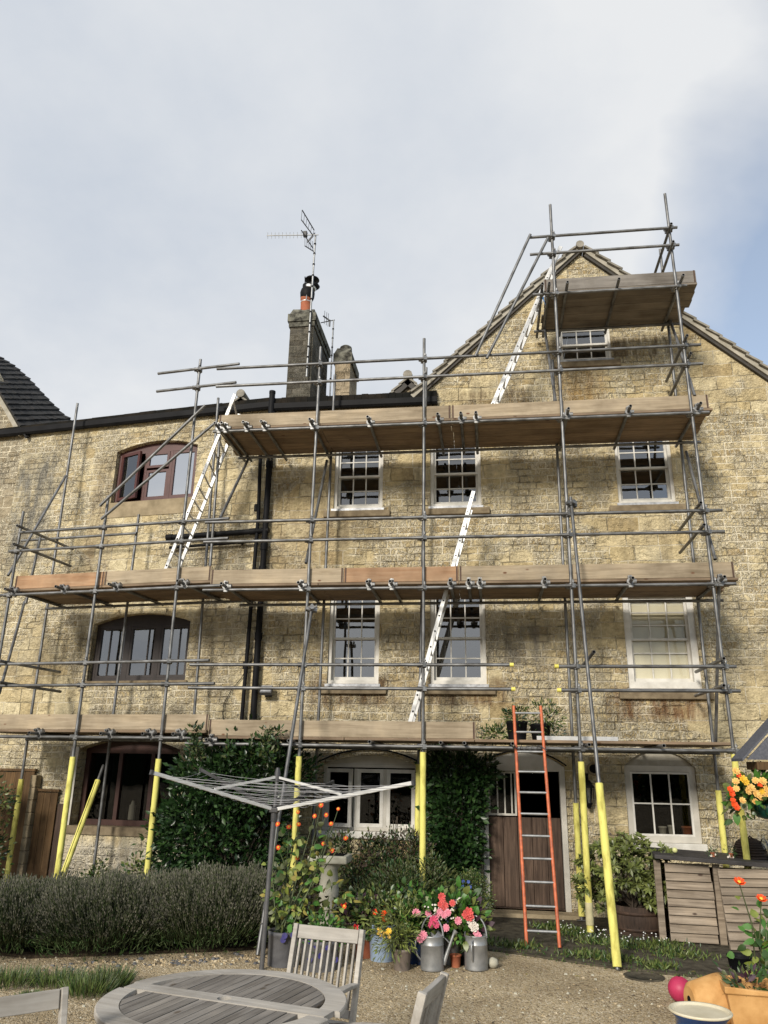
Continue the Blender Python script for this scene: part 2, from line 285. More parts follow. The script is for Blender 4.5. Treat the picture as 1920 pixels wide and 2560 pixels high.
M['dark_brown'] = nmat('dark_brown_frame', (.018, .013, .012), (.035, .026, .023), 5, .45)
M['red_brown'] = nmat('red_brown_frame', (.028, .009, .006), (.05, .017, .010), 5, .55)  # red-brown darkened so the colour itself holds the shade on this frame
M['glass'] = glass_material('window_glass', 2.5, (.45, .48, .48))
M['glass_bright'] = glass_material('mirror_like_glass', 2.9, (.3, .32, .33))
M['glass_dark'] = glass_material('dim_glass', 1.45, (.45, .45, .42))
M['glass_sky'] = glass_material('sky_mirror_glass', 9.0, (.3, .32, .33))
M['glass_clear'] = glass_material('clear_glass', 1.45, (.93, .94, .92))
M['blind'] = nmat('cream_blind', (.55, .50, .38), (.66, .61, .48), 3, .85, stretch=(1, 1, .15))
M['room'] = nmat('dark_room', (.008, .007, .006), (.02, .018, .015), 2, .95, spec=.05)  # near-black colour keeps rooms looking unlit where sun would reach them
M['door'] = wood_material('weathered_door_planks', (.028, .017, .012), (.13, .088, .064), None, .8, 24, .12, .5, True)
M['plank_brown'] = wood_material('brown_gate_planks', (.045, .024, .010), (.15, .09, .04), None, .75, 18, .15, .4, True)
M['teak'] = wood_material('weathered_teak', (.135, .12, .105), (.26, .24, .215), (.10, .08, .06), .75, 30, .10, .2)
M['teak_pale'] = wood_material('pale_weathered_teak', (.30, .275, .24), (.44, .415, .375), (.13, .10, .08), .75, 30, .08, .2)
M['slat'] = wood_material('weathered_slats', (.11, .085, .062), (.34, .28, .215), (.06, .04, .03), .8, 22, .18, .3)
M['slate_top'] = nmat('dark_felt_top', (.02, .018, .018), (.055, .05, .05), 6, .7, bs=.3)
M['felt'] = nmat('grey_roof_felt', (.065, .07, .085), (.115, .12, .14), 40, .8, bs=.5, bd=.004, spec=.25)
M['zinc'] = nmat('galvanised_zinc', (.22, .225, .225), (.38, .385, .385), 9, .45, .6, bs=.15)
M['lead_pot'] = nmat('lead_grey_pot', (.055, .055, .06), (.115, .115, .12), 7, .6, bs=.5, bd=.01)
M['blue_pot'] = nmat('pale_blue_glaze', (.20, .27, .38), (.30, .38, .49), 4, .35, spec=.5)
M['navy_glaze'] = nmat('navy_glaze', (.008, .016, .06), (.02, .06, .17), 3, .2, spec=.6)
M['cream_glaze'] = nmat('cream_glaze', (.50, .44, .30), (.66, .60, .45), 5, .35, spec=.5)
M['grey_plastic'] = nmat('taupe_plastic', (.13, .105, .085), (.19, .155, .13), 5, .6)
M['pink_ball'] = nmat('pink_rubber', (.38, .022, .075), (.48, .04, .11), 5, .5, bs=.05)
M['dryer_white'] = nmat('dryer_arm', (.48, .48, .465), (.62, .62, .60), 5, .45)
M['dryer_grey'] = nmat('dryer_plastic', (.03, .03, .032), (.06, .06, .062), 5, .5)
M['dryer_pole'] = nmat('dryer_pole', (.10, .10, .105), (.18, .18, .185), 5, .4, .5)
M['line'] = nmat('washing_line', (.22, .22, .23), (.38, .38, .39), 5, .6)
M['wicker'] = nmat('dark_wicker', (.012, .008, .006), (.05, .03, .02), 40, .7, bs=.8, bd=.01, stretch=(1, 1, 3))
M['barrel'] = wood_material('barrel_staves', (.03, .022, .018), (.095, .062, .045), None, .8, 20, .1, .3, True)
M['iron'] = nmat('rusty_hoop', (.05, .032, .024), (.10, .06, .04), 12, .7, .3)
M['green_plastic'] = nmat('green_plastic', (.004, .045, .032), (.01, .075, .05), 4, .4)
M['soil'] = nmat('soil', (.02, .015, .010), (.06, .045, .03), 14, .95, bs=.8, bd=.03, spec=.1)
M['path'] = nmat('mossy_tarmac', (.034, .029, .021), (.105, .092, .066), 9, .9, bs=.7, bd=.015, spec=.15, world=True)
M['stone_bath'] = nmat('pale_birdbath_stone', (.34, .32, .25), (.48, .46, .37), 7, .9, bs=.3)
M['gravel'] = gravel_material()
M['hill'] = nmat('wooded_hill', (.012, .02, .008), (.035, .05, .02), .2, .95, bs=.6, bd=1.0)
M['bottle'] = glass_material('clear_plastic', 1.6, (.85, .88, .9))
for nm, c1, c2, ro in (('leaf_dark', (.008, .022, .006), (.018, .045, .012), .34), ('leaf_mid', (.018, .045, .010), (.04, .085, .02), .4), ('leaf_climb', (.009, .026, .007), (.02, .05, .013), .38),
                       ('leaf_olive', (.045, .055, .016), (.085, .10, .03), .5), ('leaf_brown', (.035, .022, .014), (.065, .042, .025), .55), ('leaf_lime', (.12, .155, .022), (.22, .26, .055), .5), ('leaf_bright', (.04, .12, .015), (.075, .19, .03), .45),
                       ('leaf_rhodo', (.075, .098, .022), (.15, .18, .048), .4), ('leaf_rosette', (.10, .125, .03), (.20, .22, .07), .42), ('leaf_yellow', (.19, .16, .03), (.30, .25, .06), .6), ('leaf_grass', (.07, .11, .022), (.13, .18, .045), .55),
                       ('lavender_stem', (.035, .046, .016), (.085, .098, .042), .8), ('lavender_head', (.075, .076, .05), (.18, .17, .13), .9), ('lavender_leaf', (.035, .055, .016), (.075, .105, .036), .8),
                       ('stem_green', (.05, .07, .025), (.09, .11, .045), .6), ('stem_brown', (.045, .032, .022), (.085, .065, .045), .8), ('leaf_purple', (.03, .012, .02), (.06, .025, .04), .5)):
    M[nm] = nmat(nm, c1, c2, 9, ro, spec=.45, world=True)
for nm, c in (('petal_orange', (.80, .085, .012)), ('petal_red', (.72, .03, .03)), ('petal_coral', (.70, .12, .11)), ('petal_pink', (.80, .30, .38)), ('petal_hot', (.66, .09, .18)), ('petal_white', (.72, .66, .58)), ('petal_yellow', (.78, .48, .08)),
              ('petal_gold', (.82, .52, .05)), ('petal_navy', (.02, .015, .12)), ('petal_violet', (.16, .14, .36)), ('petal_apricot', (.85, .54, .17)), ('petal_blue', (.05, .09, .32)), ('petal_daisy', (.7, .7, .66))):
    M[nm] = nmat(nm, tuple(x * .82 for x in c), c, 20, .6, world=True)

# ------------------------------------------------------------------ mesh + object helpers
class MB:
    def __init__(s): s.v = []; s.f = []; s.m = []; s.sm = []
    def add(s, vs, fs, mi=0, smooth=False):
        o = len(s.v); s.v += [tuple(p) for p in vs]; s.f += [tuple(i + o for i in f) for f in fs]; s.m += [mi] * len(fs); s.sm += [smooth] * len(fs)
    def box(s, x0, x1, y0, y1, z0, z1, mi=0):
        s.add([(x0, y0, z0), (x1, y0, z0), (x1, y1, z0), (x0, y1, z0), (x0, y0, z1), (x1, y0, z1), (x1, y1, z1), (x0, y1, z1)],
              [(3, 2, 1, 0), (4, 5, 6, 7), (0, 1, 5, 4), (1, 2, 6, 5), (2, 3, 7, 6), (3, 0, 4, 7)], mi)
    def bar(s, p, q, w, h, mi=0, up=(0, 0, 1), c=0.0):
        p = Vector(p); q = Vector(q); d = (q - p).normalized(); u = Vector(up)
        a = d.cross(u)
        if a.length < 1e-4: a = d.cross(Vector((1, 0, 0)))
        a.normalize(); b = a.cross(d).normalized()
        vs = []
        for e in (p, q):
            for sa, sb in ((-1, -1), (1, -1), (1, 1), (-1, 1)): vs.append(e + a * sa * w / 2 + b * sb * h / 2)
        s.add(vs, [(3, 2, 1, 0), (4, 5, 6, 7), (0, 1, 5, 4), (1, 2, 6, 5), (2, 3, 7, 6), (3, 0, 4, 7)], mi)
    def tube(s, pts, r, n=8, mi=0, caps=True, smooth=True):
        pts = [Vector(p) for p in pts]; rs = r if isinstance(r, (list, tuple)) else [r] * len(pts)
        vs = []; k = len(pts); prev = None
        for i, p in enumerate(pts):
            d = (pts[min(i + 1, k - 1)] - pts[max(i - 1, 0)]).normalized()
            a = prev - d * prev.dot(d) if prev is not None else d.cross(Vector((0, 0, 1)) if abs(d.z) < .9 else Vector((1, 0, 0)))
            a.normalize(); prev = a; b = d.cross(a)
            for j in range(n):
                t = 2 * math.pi * j / n; vs.append(p + (a * math.cos(t) + b * math.sin(t)) * rs[i])
        fs = [(i * n + j, i * n + (j + 1) % n, (i + 1) * n + (j + 1) % n, (i + 1) * n + j) for i in range(k - 1) for j in range(n)]
        s.add(vs, fs, mi, smooth)
        if caps: s.add(vs[:n], [tuple(range(n - 1, -1, -1))], mi); s.add(vs[-n:], [tuple(range(n))], mi)
    def lathe(s, prof, n=24, mi=0, c=(0, 0, 0), smooth=True, top=True):
        vs = []; k = len(prof)
        for (r, z) in prof:
            for j in range(n):
                t = 2 * math.pi * j / n; vs.append((c[0] + r * math.cos(t), c[1] + r * math.sin(t), c[2] + z))
        fs = [(i * n + j, i * n + (j + 1) % n, (i + 1) * n + (j + 1) % n, (i + 1) * n + j) for i in range(k - 1) for j in range(n)]
        s.add(vs, fs, mi, smooth)
        s.add(vs[:n], [tuple(range(n - 1, -1, -1))], mi)
        if top: s.add(vs[-n:], [tuple(range(n))], mi)
    def prism(s, poly, y0, y1, mi=0):          # polygon in (x, z), extruded in y
        n = len(poly)
        vs = [(x, y0, z) for x, z in poly] + [(x, y1, z) for x, z in poly]
        s.add(vs, [tuple(range(n)), tuple(range(2 * n - 1, n - 1, -1))] + [(i, i + n, (i + 1) % n + n, (i + 1) % n) for i in range(n)], mi)
    def slab(s, poly, z0, z1, mi=0):           # polygon in (x, y), extruded in z
        n = len(poly)
        vs = [(x, y, z0) for x, y in poly] + [(x, y, z1) for x, y in poly]
        s.add(vs, [tuple(range(n - 1, -1, -1)), tuple(range(n, 2 * n))] + [(i, (i + 1) % n, (i + 1) % n + n, i + n) for i in range(n)], mi)
    def ring(s, x0, x1, z0, z1, w, y0, y1, mi=0, wb=None):
        wb = wb or w
        s.box(x0, x0 + w, y0, y1, z0, z1, mi); s.box(x1 - w, x1, y0, y1, z0, z1, mi)
        s.box(x0 + w, x1 - w, y0, y1, z0, z0 + wb, mi); s.box(x0 + w, x1 - w, y0, y1, z1 - w, z1, mi)
    def mesh(s, name, mats):
        me = bpy.data.meshes.new(name); me.from_pydata(s.v, [], s.f)
        for m in (mats if isinstance(mats, (list, tuple)) else [mats]): me.materials.append(M[m] if isinstance(m, str) else m)
        me.polygons.foreach_set('material_index', s.m); me.polygons.foreach_set('use_smooth', s.sm); me.update()
        return me
WORLD = {}
def link(name, data, parent=None, world=None):
    o = bpy.data.objects.new(name, data); COL.objects.link(o)
    w = world.copy() if world is not None else (WORLD[parent.name].copy() if parent else Matrix())
    if parent: o.parent = parent; o.matrix_basis = WORLD[parent.name].inverted() @ w
    else: o.matrix_basis = w
    WORLD[o.name] = w
    return o
def tag(o, label=None, cat=None, group=None, kind=None):
    if label: o['label'] = label
    if cat: o['category'] = cat
    if group: o['group'] = group
    if kind: o['kind'] = kind
    return o
def thing(name, label, cat, loc=(0, 0, 0), rz=0.0, group=None):
    return tag(link(name, None, None, Matrix.Translation(loc) @ Matrix.Rotation(rz, 4, 'Z')), label, cat, group)
def part(name, mb, mats, parent, world=None, bevel=0, label=None):
    o = link(name, mb.mesh(name, mats), parent, world)
    if bevel:
        b = o.modifiers.new('bevel', 'BEVEL'); b.width = bevel; b.segments = 2; b.limit_method = 'ANGLE'
    if label: o['label'] = label
    return o
def frame_xz(p, q):                                # local X runs p -> q, local Z as upright as it can be
    p = Vector(p); q = Vector(q); x = (q - p).normalized(); z = Vector((0, 0, 1)) if abs(x.z) < .95 else Vector((0, -1, 0))
    y = z.cross(x).normalized(); z = x.cross(y)
    m = Matrix((x, y, z)).transposed().to_4x4(); m.translation = p; return m

# leaves: P base, D direction, N face normal; one folded blade (two triangles) each
def leaf_obj(name, P, D, N, Ln, Wd, mats, parent=None, world=None, midx=None, fold=.12, broad=False):
    n = len(P); D = D / np.linalg.norm(D, axis=1, keepdims=True); S = np.cross(D, N); S /= (np.linalg.norm(S, axis=1, keepdims=True) + 1e-9); Nn = np.cross(S, D)
    Ln = np.broadcast_to(np.asarray(Ln, float), (n,))[:, None]; Wd = np.broadcast_to(np.asarray(Wd, float), (n,))[:, None]
    prof = ((.10, .34), (.34, .5), (.68, .36)) if broad else ((.5, .5),)
    pt = lambda u, w, sgn: P + D * Ln * u + sgn * S * Wd * w + Nn * Wd * fold * (w * 2) - Nn * Ln * .10 * u * u
    cols = [P] + [pt(u, w, 1) for u, w in prof] + [P + D * Ln - Nn * Ln * .10] + [pt(u, w, -1) for u, w in reversed(prof)]
    m_ = len(cols); V = np.stack(cols, 1).reshape(-1, 3); b = np.arange(n)[:, None] * m_; h_ = len(prof) + 1
    if broad: idx = [[0, 1, 7], [1, 2, 7], [2, 6, 7], [2, 3, 6], [3, 5, 6], [3, 4, 5]]
    else: idx = [[0, 1, 2], [0, 2, 3]]
    tri = np.concatenate([b + i for i in idx], 1).reshape(-1, 3)
    me = bpy.data.meshes.new(name); me.vertices.add(len(V)); me.vertices.foreach_set('co', V.ravel())
    me.loops.add(tri.size); me.loops.foreach_set('vertex_index', tri.ravel().astype(np.int32)); me.polygons.add(len(tri)); me.polygons.foreach_set('loop_start', np.arange(0, tri.size, 3, dtype=np.int32))
    for m in mats: me.materials.append(M[m])
    if midx is None: midx = rng.integers(0, len(mats), n)
    me.polygons.foreach_set('material_index', np.repeat(midx, len(idx)).astype(np.int32)); me.update(calc_edges=True); me.validate()
    return link(name, me, parent, world)
def crown(blobs, n, clumps, sig, inner=.55):
    """points spread through ellipsoids in clumps, with an outward direction for each"""
    A = np.array(blobs, float); w = (A[:, 3] * A[:, 4] + A[:, 4] * A[:, 5] + A[:, 3] * A[:, 5]); w /= w.sum()
    bi = rng.choice(len(A), clumps, p=w); d = rng.normal(size=(clumps, 3)); d /= np.linalg.norm(d, axis=1, keepdims=True)
    r = inner + (1.02 - inner) * rng.random((clumps, 1)) ** .55
    C = A[bi, :3] + d * A[bi, 3:6] * r
    ci = rng.integers(0, clumps, n); off = rng.normal(size=(n, 3)) * sig
    P = C[ci] + off; D = d[ci] * .8 + off / sig * .45 + rng.normal(size=(n, 3)) * .35
    return P, D
def foliage(name, blobs, n, clumps, sig, ln, wd, mats, parent, inner=.55, up=.25, droop=0., weights=None, zmin=.01, broad=False):
    P, D = crown(blobs, n, clumps, sig, inner)
    D[:, 2] += up - droop; keep = P[:, 2] > zmin; P = P[keep]; D = D[keep]; k = len(P)
    N = rng.normal(size=(k, 3)) * .6 + np.array([-.2, -.6, .7])
    s = rng.uniform(.5, 1.4, k)
    mi = rng.choice(len(mats), k, p=weights) if weights else None
    return leaf_obj(name, P, D, N, ln * s, wd * s, mats, parent, Matrix(), mi, broad=broad)
def petals(mb, c, nrm, r, n, mi=0, cup=.3, w=.9, layers=1):
    c = Vector(c); nrm = Vector(nrm).normalized(); a = nrm.orthogonal().normalized(); b = nrm.cross(a)
    for l in range(layers):
        rr = r * (1 - .28 * l); cu = cup + .45 * l; t0 = rnd.random() * 6
        for i in range(n):
            t = t0 + 2 * math.pi * i / n; d = a * math.cos(t) + b * math.sin(t); s = nrm.cross(d); hw = rr * math.pi / n * w
            tip = c + d * rr + nrm * rr * cu; m1 = c + d * rr * .55 + nrm * rr * cu * .35
            mb.add([c + nrm * .004 * l, m1 + s * hw, tip + s * hw * .45, tip - s * hw * .45, m1 - s * hw], [(0, 1, 2), (0, 2, 3), (0, 3, 4)], mi)

# ------------------------------------------------------------------ ground
def structure(name, mb, mat, world=None): return tag(part(name, mb, mat, None, world), kind='structure')
mb = MB(); mb.add([(-150, -150, 0), (150, -150, 0), (150, 150, 0), (-150, 150, 0)], [(0, 1, 2, 3)]); structure('ground', mb, 'gravel')
PATH = [(-1.0, -.02), (-1.0, -2.15), (-.45, -2.4), (.05, -2.52), (.6, -2.78), (1.25, -3.08), (1.75, -3.22), (2.3, -3.33), (3.2, -3.42), (6.2, -3.5), (6.2, -.02)]
mb = MB(); mb.slab(PATH, -.05, .022); structure('path', mb, 'path')
mb = MB(); mb.slab([(-9.4, .7), (-9.2, -3.0), (-5, -3.95), (-2.9, -3.1), (-2.2, -2.6), (-1.02, -2.3), (-1.02, -.02), (-3.8, -.02)], -.05, .030); structure('planting_bed', mb, 'soil')
mb = MB(); hp = [(-120, 0)] + [(-120 + i * 8, 5.5 + 2.5 * math.sin(i * .9) + rnd.random() * 1.6) for i in range(31)] + [(120, 0)]
mb.prism(hp, -75, -62); structure('hills', mb, 'hill')

# ------------------------------------------------------------------ houses: walls with real openings
def arc(x0, x1, zs, rise, n=12):
    if rise <= 0: return [(x0, zs), (x1, zs)]
    w = x1 - x0; r = (w * w / 4 + rise * rise) / (2 * rise); cx = (x0 + x1) / 2; cz = zs + rise - r; a = math.asin(min(1, w / 2 / r))
    return [(cx + r * math.sin(t), cz + r * math.cos(t)) for t in [-a + 2 * a * i / n for i in range(n + 1)]]
def hole_poly(o):
    x0, x1, z0, z1, rise = o
    return [(x1, z0), (x0, z0)] + arc(x0, x1, z1, rise)          # z1 = springing
def inside(p, poly):
    c = False; n = len(poly)
    for i in range(n):
        a = poly[i]; b = poly[(i + 1) % n]
        if (a[1] > p[1]) != (b[1] > p[1]) and p[0] < (b[0] - a[0]) * (p[1] - a[1]) / (b[1] - a[1]) + a[0]: c = not c
    return c
def wall_mb(outline, holes, thick=.4):
    pts = []; faces = []
    for poly in [outline] + holes:
        faces.append(list(range(len(pts), len(pts) + len(poly)))); pts += [Vector(p) for p in poly]
    v, e, f, *_ = delaunay_2d_cdt(pts, [], faces, 0, 1e-5)
    mb = MB(); tri = []
    for t in f:
        c = sum((v[i] for i in t), Vector((0, 0))) / len(t)
        if inside(c, outline) and not any(inside(c, h) for h in holes): tri.append(t)
    A = [(p.x, 0, p.y) for p in v]; B = [(p.x, thick, p.y) for p in v]
    def ccw(t):
        a, b, c = [v[i] for i in t[:3]]; return (b - a).cross(c - a) > 0
    mb.add(A, [tuple(t) if ccw(t) else tuple(reversed(t)) for t in tri]); mb.add(B, [tuple(reversed(t)) if ccw(t) else tuple(t) for t in tri])
    for poly in [outline] + holes:
        n = len(poly); mb.add([(x, 0, z) for x, z in poly] + [(x, thick, z) for x, z in poly], [(i, (i + 1) % n, (i + 1) % n + n, i + n) for i in range(n)])
    return mb
def op(bl, br, ty, fn, rise=0.0):
    a = fn(*bl); b = fn(*br); z0 = (a.z + b.z) / 2; xm = ((bl[0] + br[0]) / 2, ty); return [a.x, b.x, z0, fn(*xm).z, rise]

O = {}
O['upper_a'] = op((833, 1271), (956, 1271), 1106, R); O['upper_b'] = op((1076, 1269), (1204, 1268), 1104, R); O['upper_c'] = op((1547, 1257), (1691, 1256), 1076, R)
O['mid_a'] = op((817, 1709), (946, 1709), 1484, R); O['mid_b'] = op((1076, 1709), (1217, 1709), 1484, R); O['mid_c'] = op((1573, 1722), (1757, 1720), 1476, R)
O['gable'] = op((1400, 902), (1530, 896), 812, R)
O['base_a'] = op((800, 2079), (1044, 2079), 1914, R, .16); O['base_b'] = op((1574, 2106), (1758, 2110), 1918, R, .24)
O['door'] = op((1212, 2268), (1430, 2277), 1918, R, .22)
O['door'][2] = .09
for k in ('upper_b', 'mid_b'): O[k][2] = O[k.replace('b', 'a')][2]; O[k][3] = O[k.replace('b', 'a')][3]
Q = {}
Q['top'] = op((276, 1259), (482, 1242), 1122, LL, .16); Q['mid'] = op((216, 1703), (462, 1701), 1557, LL, .17); Q['base'] = op((172, 2067), (432, 2069), 1872, LL, .17)

APEX = (1.91, 11.33); SLOPE = .945; ZE = 8.49
house = thing('stone_house', 'tall gabled house of honey coloured coursed stone behind the scaffold, with white windows', 'house')
XR = 6.4; ZR = APEX[1] - SLOPE * (XR - APEX[0])
outl = [(-3.83, -.3), (XR, -.3), (XR, ZR), APEX, (APEX[0] - (APEX[1] - ZE) / SLOPE, ZE), (-3.83, ZE)]
wall_o = part('wall', wall_mb(outl, [hole_poly(o) for o in O.values()]), 'wall', house)
wing = thing('wing_house', 'lower flat roofed stone house adjoining the gable, with maroon and dark brown arched windows', 'house', CORNER, LA)
QW = [(-5.52, -.3), (0, -.3), (0, 8.46), (-5.52, 8.46)]
part('wall', wall_mb(QW, [hole_poly(o) for o in Q.values()]), 'wing_wall', wing)
neigh = thing('neighbour_house', 'neighbouring stone house at the left edge under a steep dark tiled roof', 'house', WLM @ Vector((-5.52, .015, 0)), LA)
mb = MB(); mb.prism([(-5, -.3), (0, -.3), (0, 8.35), (-.06, 8.42), (-.72, 9.34), (-1.6, 10.6), (-5, 10.6)], 0, .4); part('wall', mb, 'nb_wall', neigh)
# shells behind the walls (coloured near black inside for unlit rooms, flat roofs of the low ranges)
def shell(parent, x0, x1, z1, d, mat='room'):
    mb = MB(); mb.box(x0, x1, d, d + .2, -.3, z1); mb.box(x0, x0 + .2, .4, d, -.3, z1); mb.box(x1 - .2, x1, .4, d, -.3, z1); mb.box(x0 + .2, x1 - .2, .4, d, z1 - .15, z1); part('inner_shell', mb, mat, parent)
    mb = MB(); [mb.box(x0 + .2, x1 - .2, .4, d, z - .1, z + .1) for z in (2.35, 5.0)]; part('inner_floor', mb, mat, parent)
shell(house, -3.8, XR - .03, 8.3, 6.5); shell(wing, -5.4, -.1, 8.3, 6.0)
for parent, x0, x1 in ((house, -3.83, -1.02), (wing, -5.52, 0.0)):
    mb = MB(); mb.box(x0, x1, .42, 6.6, 8.31, 8.46); part('flat_roof', mb, 'black_lead', parent)
# the gable roof
roof_mb = MB()
for sx, ln in ((-1, (APEX[1] - ZE) / SLOPE + .05), (1, XR - APEX[0] + .3)):
    d = Vector((sx, 0, -SLOPE)).normalized(); nrm = Vector((sx * SLOPE, 0, 1)).normalized(); tot = ln * math.hypot(1, SLOPE)
    k = int(tot / .27)
    for i in range(k):                                        # each course of stone tiles laps the one below
        s0 = tot * i / k; s1 = tot * (i + 1) / k + .03
        a = Vector((APEX[0], 0, APEX[1])) + d * s0 + nrm * .135; b = Vector((APEX[0], 0, APEX[1])) + d * s1 + nrm * .175
        t = nrm * .035
        y0 = -.14 - rnd.random() * .025; y1 = 7.0
        roof_mb.add([(p.x, y, p.z) for y in (y0, y1) for p in (a, b, b - t, a - t)], [(0, 1, 2, 3), (7, 6, 5, 4), (0, 4, 5, 1), (1, 5, 6, 2), (2, 6, 7, 3), (3, 7, 4, 0)])
roof = part('roof', roof_mb, 'stone_tile', house)
mb = MB(); mb.tube([(APEX[0], -.17, APEX[1] + .12), (APEX[0], 7, APEX[1] + .12)], .075, 12); part('ridge_tile', mb, 'stone_tile', roof)
mb = MB(); mb2 = MB()
for sx, ln in ((-1, (APEX[1] - ZE) / SLOPE + .1), (1, XR - APEX[0] + .3)):
    d = Vector((sx, 0, -SLOPE)).normalized(); nrm = Vector((sx * SLOPE, 0, 1)).normalized(); tot = ln * math.hypot(1, SLOPE); p = Vector((APEX[0], 0, APEX[1])); st = .0 if sx < 0 else .1
    mb.add([(q.x, y, q.z) for y in (-.10, .1) for q in (p + nrm * .125 + d * st, p + d * tot + nrm * .125, p + d * tot + nrm * .045, p + nrm * .045 + d * st)], [(0, 1, 2, 3), (7, 6, 5, 4), (0, 4, 5, 1), (1, 5, 6, 2), (2, 6, 7, 3), (3, 7, 4, 0)])
    mb2.add([(q.x, y, q.z) for y in (-.065, .0) for q in (p + nrm * .043 + d * st, p + d * tot + nrm * .043, p + d * tot - nrm * .005, p - nrm * .005 + d * st)], [(0, 1, 2, 3), (7, 6, 5, 4), (0, 4, 5, 1), (1, 5, 6, 2), (2, 6, 7, 3), (3, 7, 4, 0)])
part('verge', mb, 'verge', house); part('verge_shadow_line', mb2, 'board_and_shadow', house)  # thin dark strip draws the shadow line below the verge in colour
# gutters and dark roof edges of the low ranges
def gutter(parent, x0, x1, z, zt0, zt1):
    mb = MB(); pr_ = [(-.015, 0), (-.015, -.10), (-.05, -.135), (-.10, -.135), (-.13, -.10), (-.135, 0), (-.12, 0), (-.118, -.095), (-.03, -.095), (-.03, 0)]
    n = len(pr_); vs = [(x, y, z + q) for x in (x0, x1) for y, q in pr_]
    mb.add(vs, [(i, (i + 1) % n, (i + 1) % n + n, i + n) for i in range(n)] + [tuple(range(n - 1, -1, -1)), tuple(range(n, 2 * n))])
    part('gutter', mb, 'black_plastic', parent)
    mb = MB(); k = 24
    for i in range(k):
        a = x0 + (x1 - x0) * i / k; b = x0 + (x1 - x0) * (i + 1) / k - .004; ja = rnd.uniform(-.008, .008)
        za = zt0 + (zt1 - zt0) * i / k + ja; zb = zt0 + (zt1 - zt0) * (i + 1) / k + ja
        mb.add([(a, -.10, z + .005), (b, -.10, z + .005), (b, .41, z + .005), (a, .41, z + .005), (a, -.09, za - .01), (b, -.09, zb - .01), (b, .41, zb + .02), (a, .41, za + .02)],
               [(3, 2, 1, 0), (4, 5, 6, 7), (0, 1, 5, 4), (1, 2, 6, 5), (2, 3, 7, 6), (3, 0, 4, 7)])
    part('roof_edge', mb, 'black_lead', parent)
gutter(house, -3.83, -.80, 8.42, 8.56, 8.56); gutter(wing, -8.5, .0, 8.47, 8.53, 8.58)
# the neighbour's steep roof, swept out towards the eaves; its far edge runs back to a hip
def resample(pts, n):
    pts = [Vector(p) for p in pts]; d = [0.]
    for p, q in zip(pts, pts[1:]): d.append(d[-1] + (q - p).length)
    out = []
    for i in range(n + 1):
        t = d[-1] * i / n; k = max(j for j in range(len(d)) if d[j] <= t + 1e-9); k = min(k, len(pts) - 2); out.append(pts[k].lerp(pts[k + 1], (t - d[k]) / (d[k + 1] - d[k])))
    return out
nr, nc = 30, 14
fr = resample([LL(62, 1094, .10), LL(54, 1078, .10), LL(27, 1030, .10), LL(0, 985, .10), LL(-40, 925, .10), LL(-110, 840, .10), LL(-200, 760, .1)], nr)
bk = resample([LL(215, 1085, -1.9), LL(183, 1055, -1.9), LL(154, 1034, -1.9), LL(116, 995, -1.9), LL(77, 953, -1.9), LL(39, 918, -1.9), LL(0, 893, -1.9), LL(-90, 840, -1.9), LL(-180, 790, -1.9)], nr)
mb = MB(); S_ = lambda i, j: fr[i].lerp(bk[i], j / nc)
for i in range(nr):
    for j in range(nc):
        a_, b_, c_, d_ = S_(i, j), S_(i, j + .96), S_(i + 1, j + .96), S_(i + 1, j); nn = (b_ - a_).cross(d_ - a_).normalized(); nn = nn if nn.z > 0 else -nn
        lift_ = nn * (.045 + rnd.uniform(-.008, .012)); low = nn * .008; dip = (a_ - d_) * .15
        mb.add([a_ + dip + lift_, b_ + dip + lift_ * rnd.uniform(.85, 1.1), c_ + low, d_ + low, a_ + dip, b_ + dip], [(0, 1, 2, 3), (0, 4, 5, 1), (0, 3, 4), (1, 5, 2)])
for i in range(nr): mb.add([fr[i], bk[i], bk[i + 1], fr[i + 1]], [(0, 1, 2, 3)])
base_ = [Vector((p.x, p.y, 8.3)) for p in bk]
for i in range(nr): mb.add([bk[i], base_[i], base_[i + 1], bk[i + 1]], [(0, 1, 2, 3)])
part('roof', mb, 'roof_tile', neigh, WLM)
mb = MB()
for p, q in zip(fr[1:-1], fr[2:]): mb.bar(p + Vector((-.05, .05, -.05)), q + Vector((-.05, .05, -.05)), .09, .07, 0, up=(0, -1, 0))
part('verge', mb, 'verge', neigh, WLM)

# chimneys and the tips of gables that show over the flat roofs
def chimney(parent, x0, x1, y0, y1, z0, z1, mat, cap):
    mb = MB(); mb.box(x0, x1, y0, y1, z0, z1); c = part('chimney', mb, mat, parent, Matrix())
    mb = MB()
    for (za, zb, g) in cap[:-1]: mb.box(x0 - g, x1 + g, y0 - g, y1 + g, za, zb)
    za, zb, g = cap[-1]; mb.add([(x0 - g, y0 - g, za), (x1 + g, y0 - g, za), (x1 + g, y1 + g, za), (x0 - g, y1 + g, za), (x0 + .02, y0 + .1, zb), (x1 - .02, y0 + .1, zb - .03), (x1 - .02, y1 - .1, zb - .02), (x0 + .02, y1 - .1, zb)],
                                [(3, 2, 1, 0), (4, 5, 6, 7), (0, 1, 5, 4), (1, 2, 6, 5), (2, 3, 7, 6), (3, 0, 4, 7)])
    part('chimney_cap', mb, 'lichen', c, Matrix()); return c
c1 = chimney(house, -4.50, -3.93, 3.0, 4.7, 8.47, 12.0, 'chimney', [(12.0, 12.13, .03), (12.133, 12.34, .06), (12.343, 12.56, .03)])
mb = MB(); mb.lathe([(.135, 12.5), (.145, 12.55), (.13, 12.58), (.13, 12.86), (.145, 12.88), (.145, 12.93), (.11, 12.93)], 20, c=(-4.2, 3.22, 0)); part('chimney_pot', mb, 'terracotta', c1, Matrix())
